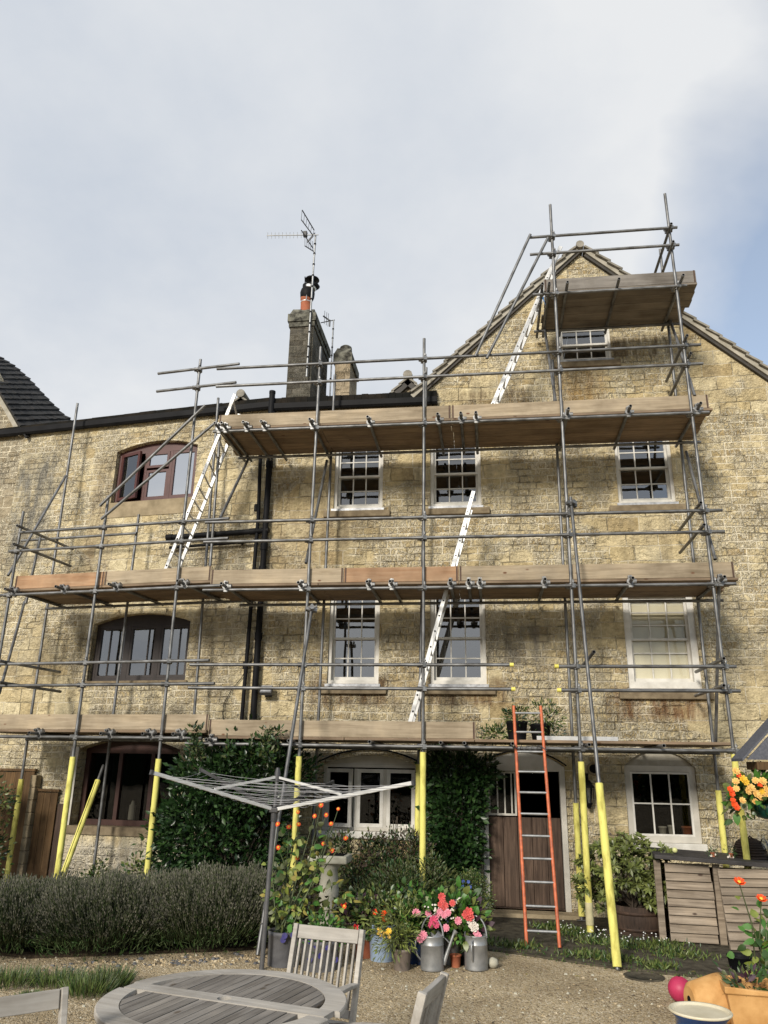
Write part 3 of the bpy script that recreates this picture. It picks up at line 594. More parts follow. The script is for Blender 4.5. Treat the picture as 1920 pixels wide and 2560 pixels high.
mb = MB(); mb.lathe([(.15, 12.9), (.17, 12.95), (.18, 13.08), (.16, 13.16), (.13, 13.2), (.13, 13.3), (.11, 13.3)], 20, c=(-4.18, 3.22, 0)); mb.lathe([(.13, 13.22), (.17, 13.26), (.13, 13.32)], 16, c=(-4.05, 3.22, 0))
for t in range(4): mb.bar((-4.12 + .13 * math.cos(t * 1.57 + .6), 3.22 + .13 * math.sin(t * 1.57 + .6), 13.2), (-4.12 + .15 * math.cos(t * 1.57 + .6), 3.22 + .15 * math.sin(t * 1.57 + .6), 13.5), .02, .02)
mb.lathe([(.02, 13.42), (.18, 13.44), (.17, 13.47), (.02, 13.53)], 22, c=(-4.08, 3.22, 0)); part('cowl', mb, 'black_plastic', c1, Matrix())
mb = MB(); mb.lathe([(.135, 13.17), (.15, 13.19), (.15, 13.25), (.135, 13.27)], 20, c=(-4.12, 3.22, 0)); part('steel_collar', mb, 'alu', c1, Matrix())
mb = MB(); mb.lathe([(.133, 12.79), (.14, 12.8), (.133, 12.815)], 20, c=(-4.2, 3.22, 0)); mb.bar((-4.17, 3.08, 12.8), (-4.15, 3.06, 13.05), .015, .015); part('cowl_strap', mb, 'alu', c1, Matrix())
c2 = chimney(house, -3.58, -3.2, 4.0, 5.0, 8.47, 11.55, 'chimney_pale', [(11.55, 11.8, .045), (11.803, 12.02, .03)])
mb = MB(); mb.lathe([(.13, 11.95), (.16, 12.02), (.15, 12.13), (.1, 12.17)], 18, c=(-3.38, 4.3, 0)); part('chimney_pot', mb, 'lichen', c2, Matrix())
mb = MB(); p = R(681, 982, .12); mb.tube([(p.x, -.12, 8.0), (p.x, -.12, p.z)], .055, 14); mb.tube([(p.x, -.12, p.z - .02), (p.x, -.12, p.z + .03)], .06, 14); part('vent_pipe', mb, 'black_plastic', house)
def back_gable(parent, px, py, y, half, mat, name='rear_gable'):
    ap = R(px, py, -y); x, z = ap.x, ap.z
    mb = MB(); mb.prism([(x - half, 8.4), (x + half, 8.4), (x + half, z - half * .98 - .1), (x, z - .1), (x - half, z - half * .98 - .1)], y + .06, y + 3.5); g = part(name, mb, mat, parent, Matrix())
    mb = MB()
    for s in (-1, 1):
        d = Vector((s, 0, -.98)).normalized(); nn = Vector((s * .98, 0, 1)).normalized(); a = Vector((x, 0, z - .06))
        for i in range(10):
            p0 = a + d * (i * .22) + nn * .0; p1 = a + d * (i * .22 + .25) + nn * .03
            mb.add([(q.x, yy, q.z) for yy in (y - .06, y + 3.5) for q in (p0, p1, p1 - nn * .04, p0 - nn * .04)], [(0, 1, 2, 3), (7, 6, 5, 4), (0, 4, 5, 1), (1, 5, 6, 2), (2, 6, 7, 3), (3, 7, 4, 0)])
    mb.tube([(x, y - .09, z - .02), (x, y + 3.5, z - .02)], .1, 10); part('gable_tiles', mb, 'stone_tile', g, Matrix())
    mb = MB()
    for s in (-1, 1):
        d = Vector((s, 0, -.98)).normalized(); nn = Vector((s * .98, 0, 1)).normalized(); a = Vector((x, 0, z - .1))
        mb.add([(q.x, yy, q.z) for yy in (y - .03, y + .058) for q in (a - nn * .01, a + d * 2.4 - nn * .01, a + d * 2.4 - nn * .12, a - nn * .12)], [(0, 1, 2, 3), (7, 6, 5, 4), (0, 4, 5, 1), (1, 5, 6, 2), (2, 6, 7, 3), (3, 7, 4, 0)])
    part('gable_board', mb, 'board_and_shadow', g, Matrix())
back_gable(house, 1020, 938, 2.0, 1.3, 'chimney_pale'); back_gable(wing, 604, 985, 2.6, .9, 'chimney_pale')

# ------------------------------------------------------------------ windows and doors
def sash_window(parent, o, cols=3, rows=4, frame='white', glass='glass', sill='sill_stone', fw=.065, blind=False, lead=True, uprows=None, deep=.09):
    x0, x1, z0, z1, _ = o; y = deep
    mb = MB(); mb.ring(x0 - .01, x1 + .01, z0 - .005, z1 + .01, fw, y - .05, y + .10); w = part('window', mb, frame, parent)
    a, b, c, d = x0 + fw - .01, x1 - fw + .01, z0 + fw - .005, z1 - fw + .01; zm = c + (d - c) * (.5 if uprows is None else uprows)
    for (s0, s1, yy, nr) in ((c, zm + .02, y + .045, rows // 2), (zm - .02, d, y + .0, rows - rows // 2)):
        mb = MB(); sw = .038; mb.ring(a + .001, b - .001, s0 + .001, s1 - .001, sw, yy, yy + .038, wb=.06 if s0 == c else .036)
        ix0, ix1, iz0, iz1 = a + sw, b - sw, s0 + (.06 if s0 == c else .036), s1 - sw
        for i in range(1, cols): xx = ix0 + (ix1 - ix0) * i / cols; mb.box(xx - .010, xx + .010, yy + .006, yy + .032, iz0, iz1)
        for i in range(1, nr):
            zz = iz0 + (iz1 - iz0) * i / nr
            for k in range(cols):
                xa = ix0 + (ix1 - ix0) * k / cols + (.010 if k else 0); xb = ix0 + (ix1 - ix0) * (k + 1) / cols - (.010 if k < cols - 1 else 0); mb.box(xa, xb, yy + .007, yy + .031, zz - .010, zz + .010)
        part('sash', mb, frame, w)
        mb = MB(); mb.add([(ix0 - .005, yy + .019, iz0 - .005), (ix1 + .005, yy + .019, iz0 - .005), (ix1 + .005, yy + .019, iz1 + .005), (ix0 - .005, yy + .019, iz1 + .005)], [(0, 1, 2, 3)]); part('pane', mb, glass, w)
    if lead: mb = MB(); mb.box(x0 - .03, x1 + .03, -.035, y - .052, z0 - .05, z0 - .006); part('flashing', mb, 'white_lead', w)
    if sill: mb = MB(); mb.box(x0 - .16, x1 + .14, -.07, .06, z0 - .17, z0 - .052); part('sill', mb, sill, w, bevel=.015)
    if blind: mb = MB(); mb.box(a, b, y + .085, y + .095, c, d); part('blind', mb, 'blind', w)
    return w
sash_window(house, O['upper_a']); sash_window(house, O['upper_b']); sash_window(house, O['upper_c'])
sash_window(house, O['mid_a'], rows=4, glass='glass_bright'); sash_window(house, O['mid_b'], rows=4, glass='glass_bright'); sash_window(house, O['gable'], rows=2, fw=.05)
w = sash_window(house, O['mid_c'], rows=6, frame='white', fw=.11, blind=True, glass='glass_clear')
def arch_head(o, y0, y1, inset=0.0):
    x0, x1, z0, z1, rise = o; return [(x1, z1)] + [] + list(reversed(arc(x0, x1, z1, rise)))[1:-1] + [(x0, z1)]
def arched_frame(parent, o, mat, fw, y, name='window', infill=None, sillmat=None, sillh=.1):
    x0, x1, z0, z1, rise = o; mb = MB(); mb.ring(x0 + .004, x1 - .004, z0 + .004, z1 + .02, fw, y, y + .08)
    pl = arc(x0 + .004, x1 - .004, z1 + .022, rise - .026); mb.prism(list(reversed(pl)), y + .01, y + .06, 1)
    w = part(name, mb, [mat, infill or mat], parent)
    if sillmat: mb = MB(); mb.box(x0 - .05, x1 + .05, -.05, y - .002, z0 - sillh, z0 + .002); part('sill', mb, sillmat, w, bevel=.01)
    return w
def casement(w, x0, x1, z0, z1, fw, y, mat, glass, swing=0.0, hinge='L', bars=(), base=None):
    """one glazed leaf, swung outwards about its hinge side"""
    T = (base or WORLD[w.name]).copy()
    hx = x0 if hinge == 'L' else x1
    T = T @ Matrix.Translation((hx, y, 0)) @ Matrix.Rotation(rad(-swing if hinge == 'L' else swing), 4, 'Z')
    a, b = x0 - hx, x1 - hx
    mb = MB(); mb.ring(a, b, z0, z1, fw, 0, .05)
    for (k, u) in bars:
        if k == 'v': mb.box(a + fw + (b - a - 2 * fw) * u - .011, a + fw + (b - a - 2 * fw) * u + .011, .008, .04, z0 + fw, z1 - fw)
        else:
            zz = z0 + fw + (z1 - z0 - 2 * fw) * u; vs = sorted([0.] + [t for q, t in bars if q == 'v'] + [1.]); W_ = b - a - 2 * fw
            for t0, t1 in zip(vs, vs[1:]): mb.box(a + fw + W_ * t0 + (.011 if t0 > 0 else 0), a + fw + W_ * t1 - (.011 if t1 < 1 else 0), .010, .038, zz - .010, zz + .010)
    part('casement', mb, mat, w, T)
    mb = MB(); mb.add([(a + fw - .004, .024, z0 + fw - .004), (b - fw + .004, .024, z0 + fw - .004), (b - fw + .004, .024, z1 - fw + .004), (a + fw - .004, .024, z1 - fw + .004)], [(0, 1, 2, 3)]); part('pane', mb, glass, w, T)
# wing, top: maroon, left light open
o = Q['top']; w = arched_frame(wing, o, 'maroon', .06, .10, sillmat=None); x0, x1, z0, z1, _ = o; W3 = (x1 - x0 - .12) / 3
for i in (1, 2): mb = MB(); mb.box(x0 + .06 + W3 * i - .03, x0 + .06 + W3 * i + .03, .102, .178, z0 + .064, z1 - .04); part('mullion', mb, 'maroon', w)
casement(w, x0 + .063, x0 + .06 + W3 - .032, z0 + .066, z1 - .042, .055, .085, 'maroon', 'glass', 16, 'L')
casement(w, x0 + .06 + W3 + .032, x0 + .06 + 2 * W3 - .032, z0 + .066, z0 + .66, .05, .105, 'maroon', 'glass_sky'); casement(w, x0 + .06 + W3 + .032, x0 + .06 + 2 * W3 - .032, z0 + .70, z1 - .042, .05, .088, 'maroon', 'glass_sky')
casement(w, x0 + .06 + 2 * W3 + .032, x1 - .063, z0 + .066, z1 - .042, .05, .105, 'maroon', 'glass_sky')
mb = MB(); mb.box(x0 - .08, x1 + .02, -.012, .1, z0 - .30, z0 + .001); part('sill', mb, 'ashlar', w)
# wing, middle: dark brown
o = Q['mid']; w = arched_frame(wing, o, 'dark_brown', .06, .12, sillmat=None); x0, x1, z0, z1, _ = o; W3 = (x1 - x0 - .12) / 3
for i in (1, 2): mb = MB(); mb.box(x0 + .06 + W3 * i - .035, x0 + .06 + W3 * i + .035, .122, .195, z0 + .064, z1 - .04); part('mullion', mb, 'dark_brown', w)
for i, u in ((0, .38), (1, .72), (2, .70)): casement(w, x0 + .06 + W3 * i + (.037 if i else .003), x0 + .06 + W3 * (i + 1) - (.037 if i < 2 else .003), z0 + .066, z1 - .042, .045, .125, 'dark_brown', 'glass_bright', bars=[('v', u)])
mb = MB(); mb.box(x0 - .05, x1 + .05, -.03, .119, z0 - .07, z0 + .001); part('sill', mb, 'sill_stone', w)
# wing, ground floor: big dark opening with red-brown mullions behind
o = Q['base']; x0, x1, z0, z1, rise = o; w = arched_frame(wing, o, 'red_brown', .09, .22, sillmat=None)
for u in (.36, .68): mb = MB(); mb.box(x0 + (x1 - x0) * u - .035, x0 + (x1 - x0) * u + .035, .222, .295, z0 + .094, z1 - .07); part('mullion', mb, 'red_brown', w)
mb = MB(); mb.add([(x0 + .08, .26, z0 + .08), (x1 - .08, .26, z0 + .08), (x1 - .08, .26, z1 - .05), (x0 + .08, .26, z1 - .05)], [(0, 1, 2, 3)]); part('pane', mb, 'glass_dark', w)
mb = MB(); mb.box(x0 - .10, x1 + .10, -.03, .21, z0 - .13, z0 + .001); part('sill', mb, 'sill_stone', w)
mb = MB(); mb.box(x0 - .16, x0 - .001, -.008, .02, z0 + .002, z1 + .02); part('jamb', mb, 'white_old', w)
mb = MB(); mb.tube([(x0 + .95, .34, z0 + .1), (x0 + .95, .34, z0 + .33)], [.06, .055], 12); mb.tube([(x0 + .95, .34, z0 + .33), (x0 + .95, .34, z0 + .4)], [.04, .02], 10)
tag(part('soap_bottle', mb, 'white_old', None, WORLD[wing.name] @ Matrix()), 'pale pump bottle standing inside the dark red brown basement window', 'bottle')
# house, ground floor left: white triple casement
o = O['base_a']; w = arched_frame(house, o, 'white_old', .05, .09, sillmat='white'); x0, x1, z0, z1, _ = o; W3 = (x1 - x0 - .10) / 3
for i in (1, 2): mb = MB(); mb.box(x0 + .05 + W3 * i - .025, x0 + .05 + W3 * i + .025, .092, .168, z0 + .054, z1 - .05); part('mullion', mb, 'white_old', w)
casement(w, x0 + .053, x0 + .05 + W3 - .027, z0 + .056, z1 - .052, .055, .07, 'white', 'glass_dark', 14, 'L'); casement(w, x0 + .05 + W3 + .027, x0 + .05 + 2 * W3 - .027, z0 + .056, z1 - .052, .055, .085, 'white', 'glass_dark'); casement(w, x0 + .05 + 2 * W3 + .027, x1 - .053, z0 + .056, z1 - .052, .055, .085, 'white', 'glass_dark')
mb = MB(); ap = arc(x0 - .06, x1 + .06, z1 + .05, .2); mb.tube([(x, -.03, z) for x, z in ap], .014, 6); part('cable', mb, 'black_plastic', house)
# house, ground floor right: white six pane
o = O['base_b']; w = arched_frame(house, o, 'white_old', .085, .04, infill='verge', sillmat='white'); x0, x1, z0, z1, _ = o  # arch infill takes the duller mortar colour to carry its shade
casement(w, x0 + .088, x1 - .088, z0 + .09, z1 - .07, .03, .045, 'white', 'glass_dark', bars=[('v', 1 / 3), ('v', 2 / 3), ('h', .5)])
zs = z0 + .1
for i, (u, r, h, mt, lb, ct) in enumerate(((.50, .055, .12, 'white_old', 'small pale cup on the inner sill of the right basement window', 'cup'), (.62, .045, .14, 'white', 'white jar on the inner sill of the right basement window', 'jar'), (.84, .075, .13, 'terracotta', 'small terracotta pot on the inner sill of the right basement window', 'pot'))):
    mb = MB(); mb.lathe([(r * .8, 0), (r, h * .8), (r * 1.12, h * .82), (r * 1.12, h), (r * .9, h), (r * .85, h * .7)], 18); ob = part(('cup', 'jar', 'plant_pot')[i], mb, mt, None, Matrix.Translation((x0 + (x1 - x0) * u, .17, zs))); tag(ob, lb, ct)
mb = MB(); mb.box(x0, x1, .12, .38, zs - .05, zs - .003); part('inner_sill', mb, 'white_old', w)
# the stable door
o = O['door']; x0, x1, z0, z1, rise = o
mb = MB(); fw = .085
mb.box(x0 + .004, x0 + fw, -.02, .14, .03, z1 + .02); mb.box(x1 - fw, x1 - .004, -.02, .14, .03, z1 + .02); mb.box(x0 + fw, x1 - fw, -.02, .14, z1 - .06, z1 + .02)
mb.prism(list(reversed(arc(x0 + .006, x1 - .006, z1 + .02, rise - .026))), .0, .1); dr = part('door_frame', mb, 'white_old', house)
ix0, ix1 = x0 + fw, x1 - fw; zl = R(1310, 2044).z
mb = MB(); k = 5
for i in range(k):
    a = ix0 + .004 + (ix1 - ix0 - .008) * i / k; b = ix0 + .004 + (ix1 - ix0 - .008) * (i + 1) / k - .006; mb.box(a, b, .05 + rnd.uniform(0, .004), .10, .10, zl)
part('lower_leaf', mb, 'door', dr, Matrix(), bevel=.004)
mb = MB(); mb.box(ix0, ix1, .0, .16, .03, .095); part('threshold', mb, 'door', dr)
xm = ix0 + (ix1 - ix0) * .40
casement(dr, ix0 + .004, xm, zl + .02, z1 - .065, .03, .06, 'white_old', 'glass_dark', bars=[('v', .3), ('v', .6), ('v', .88)])
mb = MB(); mb.box(x0 - .1, x1 + .1, -.34, -.021, .0, .075); part('doorstep', mb, 'ashlar', dr)
mb = MB(); mb.tube([(x, -.02, z) for x, z in arc(x0 - .03, x1 + .03, z1 + .03, rise)], .012, 6); part('cable', mb, 'black_plastic', house)

# pipes on the corner of the house
def pipe(name, pts, r, parent=house, joints=()):
    mb = MB(); mb.tube(pts, r, 12)
    for t in joints:
        p = Vector(pts[0]).lerp(Vector(pts[-1]), t); d = (Vector(pts[-1]) - Vector(pts[0])).normalized() * .06; mb.tube([p - d, p + d], r * 1.22, 12); mb.bar(p + Vector((0, r, 0)), p + Vector((0, .11, 0)), .03, .05)
    return part(name, mb, 'black_plastic', parent, Matrix())
a = R(682, 1030, .1); b = R(630, 1840, .1); pipe('soil_pipe', [a, b], .055, joints=(.18, .45, .52, .72, .95))
a = R(652, 1110, .08); m_ = R(646, 1290, .08); b = R(601, 1840, .08); pipe('downpipe', [a, m_, b], .034, joints=(.24, .5, .78))
a = R(672, 1326, .11); b = L(417, 1344, .11); pipe('waste_pipe', [a, b], .05, joints=(.15, .55, .97))
a = R(648, 1352, .09); b = L(424, 1369, .09); pipe('waste_pipe', [a, b], .028, joints=(.2, .9))
pts = [L(*cF(1640, 890), .03), L(*cF(1560, 1030), .03), L(*cF(1500, 1100), .03), L(*cF(1450, 1190), .03), L(*cF(1442, 1260), .03), L(*cF(1455, 1330), .03)]
mb = MB(); mb.tube(pts, .007, 5); part('cable', mb, 'black_plastic', house, Matrix())

# small fittings on the wall
p = R(672, 1733); t = thing('floodlight', 'small grey floodlight fixed to the stone wall beside the black soil pipe', 'floodlight', (p.x, 0, p.z))
T = WORLD[t.name]
mb = MB(); mb.box(-.02, .02, -.10, 0, -.02, .02); mb.box(-.06, .06, -.015, -.001, -.06, .06); part('bracket', mb, 'dryer_grey', t)
mb = MB(); mb.box(-.10, .10, -.06, .02, -.075, .075); part('lamp_body', mb, 'lead_pot', t, T @ Matrix.Translation((0, -.13, .02)) @ Matrix.Rotation(rad(-35), 4, 'X'), bevel=.01)
mb = MB(); mb.box(-.085, .085, -.066, -.061, -.06, .06); part('lens', mb, 'white_lead', t, T @ Matrix.Translation((0, -.13, .02)) @ Matrix.Rotation(rad(-35), 4, 'X'))
p = R(*cd(1090, 680)); t = thing('wall_lantern', 'black iron lantern on the wall between the door and the right basement window', 'lantern', (p.x, 0, p.z))
mb = MB(); mb.bar((0, 0, .22), (0, -.14, .27), .02, .02); mb.bar((0, -.14, .27), (0, -.14, .2), .015, .015); mb.box(-.03, .03, -.012, -.001, .1, .3); part('bracket', mb, 'black_plastic', t)
mb = MB(); mb.lathe([(.02, .12), (.03, .2), (.09, .11), (.1, .09), (.02, .09)], 6, c=(0, -.14, 0)); mb.lathe([(.02, -.2), (.05, -.14), (.06, -.12), (.02, -.12)], 6, c=(0, -.14, 0))
for i in range(6): q = i * math.pi / 3; mb.bar((.055 * math.cos(q), -.14 + .055 * math.sin(q), -.125), (.085 * math.cos(q), -.14 + .085 * math.sin(q), .095), .01, .01)
part('cage', mb, 'black_plastic', t)
mb = MB(); mb.lathe([(.045, -.118), (.072, .088)], 6, c=(0, -.14, 0)); part('lantern_glass', mb, 'bottle', t)
p = R(1484, 1922); t = thing('wall_vent', 'round dark vent in a pale ring high on the wall right of the door', 'vent', (p.x, 0, p.z))
mb = MB(); mb.lathe([(.10, .0), (.10, .03), (.085, .045), (.065, .03), (.065, .004)], 24); part('vent_ring', mb, 'ashlar', t, WORLD[t.name] @ Matrix.Rotation(rad(90), 4, 'X'))
mb = MB(); mb.lathe([(.064, .002), (.064, .02)], 24); part('vent_hole', mb, 'hole', t, WORLD[t.name] @ Matrix.Rotation(rad(90), 4, 'X'))

# aerials
p0 = R(757, 1010, -2.9); base = Vector((-3.98, 2.9, 10.6)); topz = R(789, 587, -2.9); tx = topz.x
t = thing('tv_aerial', 'tall television aerial with folded mesh reflector strapped to the big grey chimney', 'aerial', (base.x, 2.9, base.z))
mb = MB(); mb.tube([(base.x - .03, 2.9, base.z), (tx, 2.9, topz.z)], .022, 10); mast = part('mast', mb, 'zinc', t, Matrix())
mb = MB(); [mb.tube([(base.x - .03 + (tx - base.x + .03) * u - .0, 2.9, base.z + (topz.z - base.z) * u - .02), (base.x - .03 + (tx - base.x + .03) * u, 2.9, base.z + (topz.z - base.z) * u + .02)], .03, 8) for u in (.06, .13, .2, .3, .36, .44, .53, .62, .7, .78, .86, .93)]
part('cable_tie', mb, 'black_plastic', mast, Matrix())
def bp(px, py): return R(px, py, -2.85)
mb = MB(); mb.tube([bp(667, 589), bp(796, 587)], .012, 6); boom = part('boom', mb, 'zinc', t, Matrix())
mb = MB()
for i in range(10):
    u = .02 + .072 * i; c = bp(667, 589).lerp(bp(796, 587), u); mb.tube([c + Vector((0, -.02, .075)), c + Vector((0, .02, -.075))], .006, 5)
part('director_rod', mb, 'zinc', boom, Matrix())
c = bp(763, 585); mb = MB(); mb.box(c.x - .05, c.x + .05, c.y - .04, c.y + .06, c.z - .07, c.z + .07); part('dipole_box', mb, 'dryer_grey', boom, Matrix(), bevel=.015)
mb = MB()
v = bp(783, 588)
for s, pts in ((1, [(761, 542), (780, 559)]), (-1, [(768, 631), (781, 614)])):
    a_, b_ = bp(*pts[0]), bp(*pts[1]); a_ = a_ + Vector((0, -.25, 0)); b_ = b_ + Vector((0, .25, 0))
    mb.bar(a_, b_, .022, .016)
    m1, m2 = (bp(759, 566) + Vector((0, -.25, 0)), bp(782, 588)) if s > 0 else (bp(759, 592) + Vector((0, -.25, 0)), bp(778, 608) + Vector((0, .2, 0)))
    mb.bar(m1, m2, .02, .016)
    for k in range(6):
        u = k / 5; mb.tube([a_.lerp(b_, u), m1.lerp(m2, u) if s > 0 else (bp(768, 606) + Vector((0, -.25, 0))).lerp(bp(781, 590) + Vector((0, .25, 0)), u)], .006, 5)
mb.bar(bp(770, 584) + Vector((0, .2, 0)), bp(782, 566) + Vector((0, .25, 0)), .024, .02); mb.bar(bp(768, 606), bp(783, 590), .024, .02)
part('reflector', mb, 'dryer_grey', t, Matrix())
a_ = R(826, 955, -3.9); b_ = R(834, 800, -3.9); t = thing('tv_aerial', 'small low television aerial on a thin mast between the two chimneys', 'aerial', (a_.x, 3.9, a_.z))
mb = MB(); mb.tube([a_ + Vector((0, 0, -1.2)), b_], .018, 8); mast = part('mast', mb, 'zinc', t, Matrix())
mb = MB(); [mb.tube([a_.lerp(b_, u) - Vector((0, 0, .015)), a_.lerp(b_, u) + Vector((0, 0, .015))], .025, 8) for u in (.05, .3, .42, .55, .7, .85)]; part('cable_tie', mb, 'black_plastic', mast, Matrix())
b2 = R(802, 807, -3.9); mb = MB(); mb.tube([b_ + Vector((.03, 0, 0)), b2], .012, 6); mb.bar(R(808, 790, -3.9), R(825, 802, -3.9), .03, .03)
for u in (.2, .5, .75): c = R(808, 790, -3.9).lerp(R(825, 802, -3.9), u); mb.tube([c + Vector((0, 0, .18)), c - Vector((0, 0, .2))], .006, 5)
mb.bar(R(825, 800, -3.9), R(824, 816, -3.9), .03, .03); part('aerial_head', mb, 'dryer_grey', t, Matrix())

# ------------------------------------------------------------------ the scaffold
scaf = thing('scaffold', 'galvanised tube scaffold on four lifts across the stone front, yellow sleeves at its feet', 'scaffold', (-1.5, -1.5, 0))
def tube_mesh(ln, r=.0242):
    mb = MB(); n = 12; ri = r - .005; vs = []
    for x, q in ((0, r), (ln, r), (ln, ri), (ln - .25, ri), (.25, ri), (0, ri)):
        for j in range(n): t = 2 * math.pi * j / n; vs.append((x, q * math.cos(t), q * math.sin(t)))
    def band(a, b, mi, sm): mb.add(vs[a * n:(a + 1) * n] + vs[b * n:(b + 1) * n], [(j, n + j, n + (j + 1) % n, (j + 1) % n) for j in range(n)], mi, sm)
    band(0, 1, 0, True); band(1, 2, 0, False); band(2, 3, 1, True); band(4, 5, 1, True); band(5, 0, 0, False)
    mb.add(vs[3 * n:4 * n], [tuple(range(n))], 1); mb.add(vs[4 * n:5 * n], [tuple(range(n - 1, -1, -1))], 1)
    return mb
COUNT = {}
def stube(name, p, q, parent=None):
    p = Vector(p); q = Vector(q)
    return part(name, tube_mesh((q - p).length), ['steel', 'steel_inside'], parent or scaf, frame_xz(p, q))
mbc = MB(); mbc.tube([(0, 0, -.028), (0, 0, .028)], .036, 12); mbc.box(.025, .062, -.02, .02, -.024, .024); mbc.tube([(.045, 0, -.028), (.045, 0, .075)], .008, 6); mbc.tube([(.045, 0, .04), (.045, 0, .058)], .016, 6)
mbc.tube([(-.0, -.028, 0), (-.0, -.062, 0)], .03, 8); mbc.box(-.06, -.025, -.025, .02, -.02, .02)
mbc.v = [(x * 1.38, y * 1.38, z * 1.25) for x, y, z in mbc.v]
COUP = mbc.mesh('coupler', 'clamp')
def coupler(parent, at, axis=(0, 0, 1), spin=None):
    if COUNT.get('coupler', 0) >= 100: return
    COUNT['coupler'] = COUNT.get('coupler', 0) + 1
    z = Vector(axis).normalized(); x = Vector((math.cos(spin if spin is not None else rnd.random() * 6), math.sin(spin or rnd.random() * 6), .2)); x = (x - z * x.dot(z))
    if x.length < .05: x = Vector((0, 0, 1)) - z * z.z
    x.normalize(); y = z.cross(x); m = Matrix((x, y, z)).transposed().to_4x4(); m.translation = at
    link('coupler', COUP, parent, m)
def sleeve(parent, p, q, r=.043, mat='yellow', slit=False):
    p = Vector(p); q = Vector(q); ln = (q - p).length; mb = MB(); k = max(4, int(ln / .12)); n = 14
    vs = [];
    for i in range(k + 1):
        for j in range(n):
            t = 2 * math.pi * j / n; rr = r * (1 + .035 * math.sin(i * 2.1 + j) + rnd.uniform(-.02, .02)); vs.append((ln * i / k, rr * math.cos(t), rr * math.sin(t)))
    fs = [(i * n + j, (i + 1) * n + j, (i + 1) * n + (j + 1) % n, i * n + (j + 1) % n) for i in range(k) for j in range(n)]
    mb.add(vs, fs, 0, True); mb.add(vs[:n], [tuple(range(n))]); mb.add(vs[-n:], [tuple(range(n - 1, -1, -1))])
    if slit: mb.box(.03, ln - .03, -.004, .004, r - .002, r + .003, 1)
    return part('sleeve', mb, [mat, 'hole'], parent, frame_xz(p, q))
Z1L, Z2L = 2.38, 4.64; Z1, Z2, Z3, Z4 = 2.305, 4.565, 7.23, 9.48
OFF = 1.5; INN = .35
rails = []                                     # (side, z, xa, xb, off) for placing couplers
def down(p, q, z):                             # continue the line p -> q to height z
    return p + (q - p) * ((z - p.z) / (q.z - p.z))
STD = {}
def standard(key, top, bot, fn, off, sl=None, z0=0.0, zs0=.02, mat='yellow', name='standard'):
    p = fn(*top, off); q = fn(*bot, off); b = down(p, q, z0)
    o = stube(name, b, p); STD[key] = (o, b, p, off)
    if z0 == 0.0:
        mb = MB(); mb.box(b.x - .075, b.x + .075, b.y - .075, b.y + .075, .031, .038); mb.tube([(b.x, b.y, .036), (b.x, b.y, .14)], .03, 10); part('base_plate', mb, 'clamp', o, Matrix())
    if sl: s = fn(*sl, off); sleeve(o, down(p, q, zs0 + .06), down(p, q, s.z), mat=mat)
    return o
# outer row
standard('o1', cA(152, 1085), cF(0, 860), L, OFF)
standard('o2', cA(703, 985), ca(520, 1210), L, OFF, ca(632, 387))
standard('o3', cA(1300, 100), ca(1290, 1200), L, OFF, ca(1378, 405))
standard('o4', cB(537, 1220), cb(1280, 1520), R, OFF, cc_(30, 235))
standard('o5', cB(1395, 1150), cc_(1050, 1250), R, OFF, cc_(1053, 200))
standard('o6', cC(557, 105), cd(1075, 1100), R, OFF, cd(1040, 412))
standard('o7', cC(1137, 50), ce(1465, 1070), R, OFF, ce(1380, 345))
# inner row
standard('i1', cA(503, 385), ca(40, 1560), L, INN, ca(190, 580))
standard('i2', cA(900, 1105), ca(800, 1420), L, INN)
standard('i3', cA(1415, 350), cF(1258, 1265), L, INN)
standard('i3b', cA(1425, 595), cA(1376, 1250), L, .9, z0=Z2L)
standard('i4', cB(655, 1450), cG(478, 970), R, INN)
standard('i5', cB(1412, 1390), cc_(1000, 1200), R, INN, cc_(1006, 300))
standard('i6', (1381, 900), cd(1040, 1640), R, INN, cd(995, 755))
standard('i7', cC(1113, 330), ce(1305, 1210), R, INN, ce(1245, 650), zs0=.0)
standard('i8', cF(262, 110), cF(205, 370), L, .9, z0=Z2L)
# ledgers and guard rails, all level
def rail(name, a, b, fn, off, z=None):
    p = fn(*a, off); q = fn(*b, off); zz = z if z is not None else (p.z + q.z) / 2; p.z = q.z = zz
    o = stube(name, p, q); rails.append((o, p, q, off, zz)); return o
rail('ledger', (-40, 1842), (505, 1848), L, OFF + .05, Z1L); rail('ledger', cb(355, 275), ce(1385, 320), R, OFF + .05, Z1)
rail('ledger', (-30, 1491), cF(1430, 425), L, OFF + .05, Z2L); rail('ledger', cF(1315, 455), cH(1465, 147), R, OFF + .05, Z2)
rail('ledger', cA(1380, 575), cE(1300, 70), R, OFF + .05, Z3); rail('ledger', cC(470, 580), cC(1250, 525), R, OFF + .05, Z4)
rail('ledger', (60, 1880), (470, 1880), L, INN + .05, Z1L); rail('ledger', (560, 1890), (1800, 1890), R, INN + .05, Z1)
rail('ledger', cF(300, 550), cF(1640, 520), L, INN + .05, Z2L); rail('ledger', cG(0, 255), cH(1385, 237), R, INN + .05, Z2)
rail('ledger', cD(-120, 388), cE(1245, 218), R, INN + .05, Z3); rail('ledger', cC(475, 730), cC(1210, 680), R, INN + .05, Z4)
GO = OFF + .05
rail('guard_rail', (-40, 1661), cF(1355, 910), L, GO); rail('guard_rail', (-40, 1716), cF(1390, 1057), L, GO)
ga = rail('guard_rail', cF(1230, 945), cH(105, 632), R, GO); gb = rail('guard_rail', cF(1220, 1095), cH(115, 780), R, GO)
gc = rail('guard_rail', cH(360, 650), cH(1465, 648), R, GO); gd = rail('guard_rail', cH(375, 795), cH(1490, 798), R, GO)
rail('guard_rail', cA(130, 1222), cA(1485, 1130), L, GO); rail('guard_rail', cF(60, 207), cA(1480, 1255), L, GO)
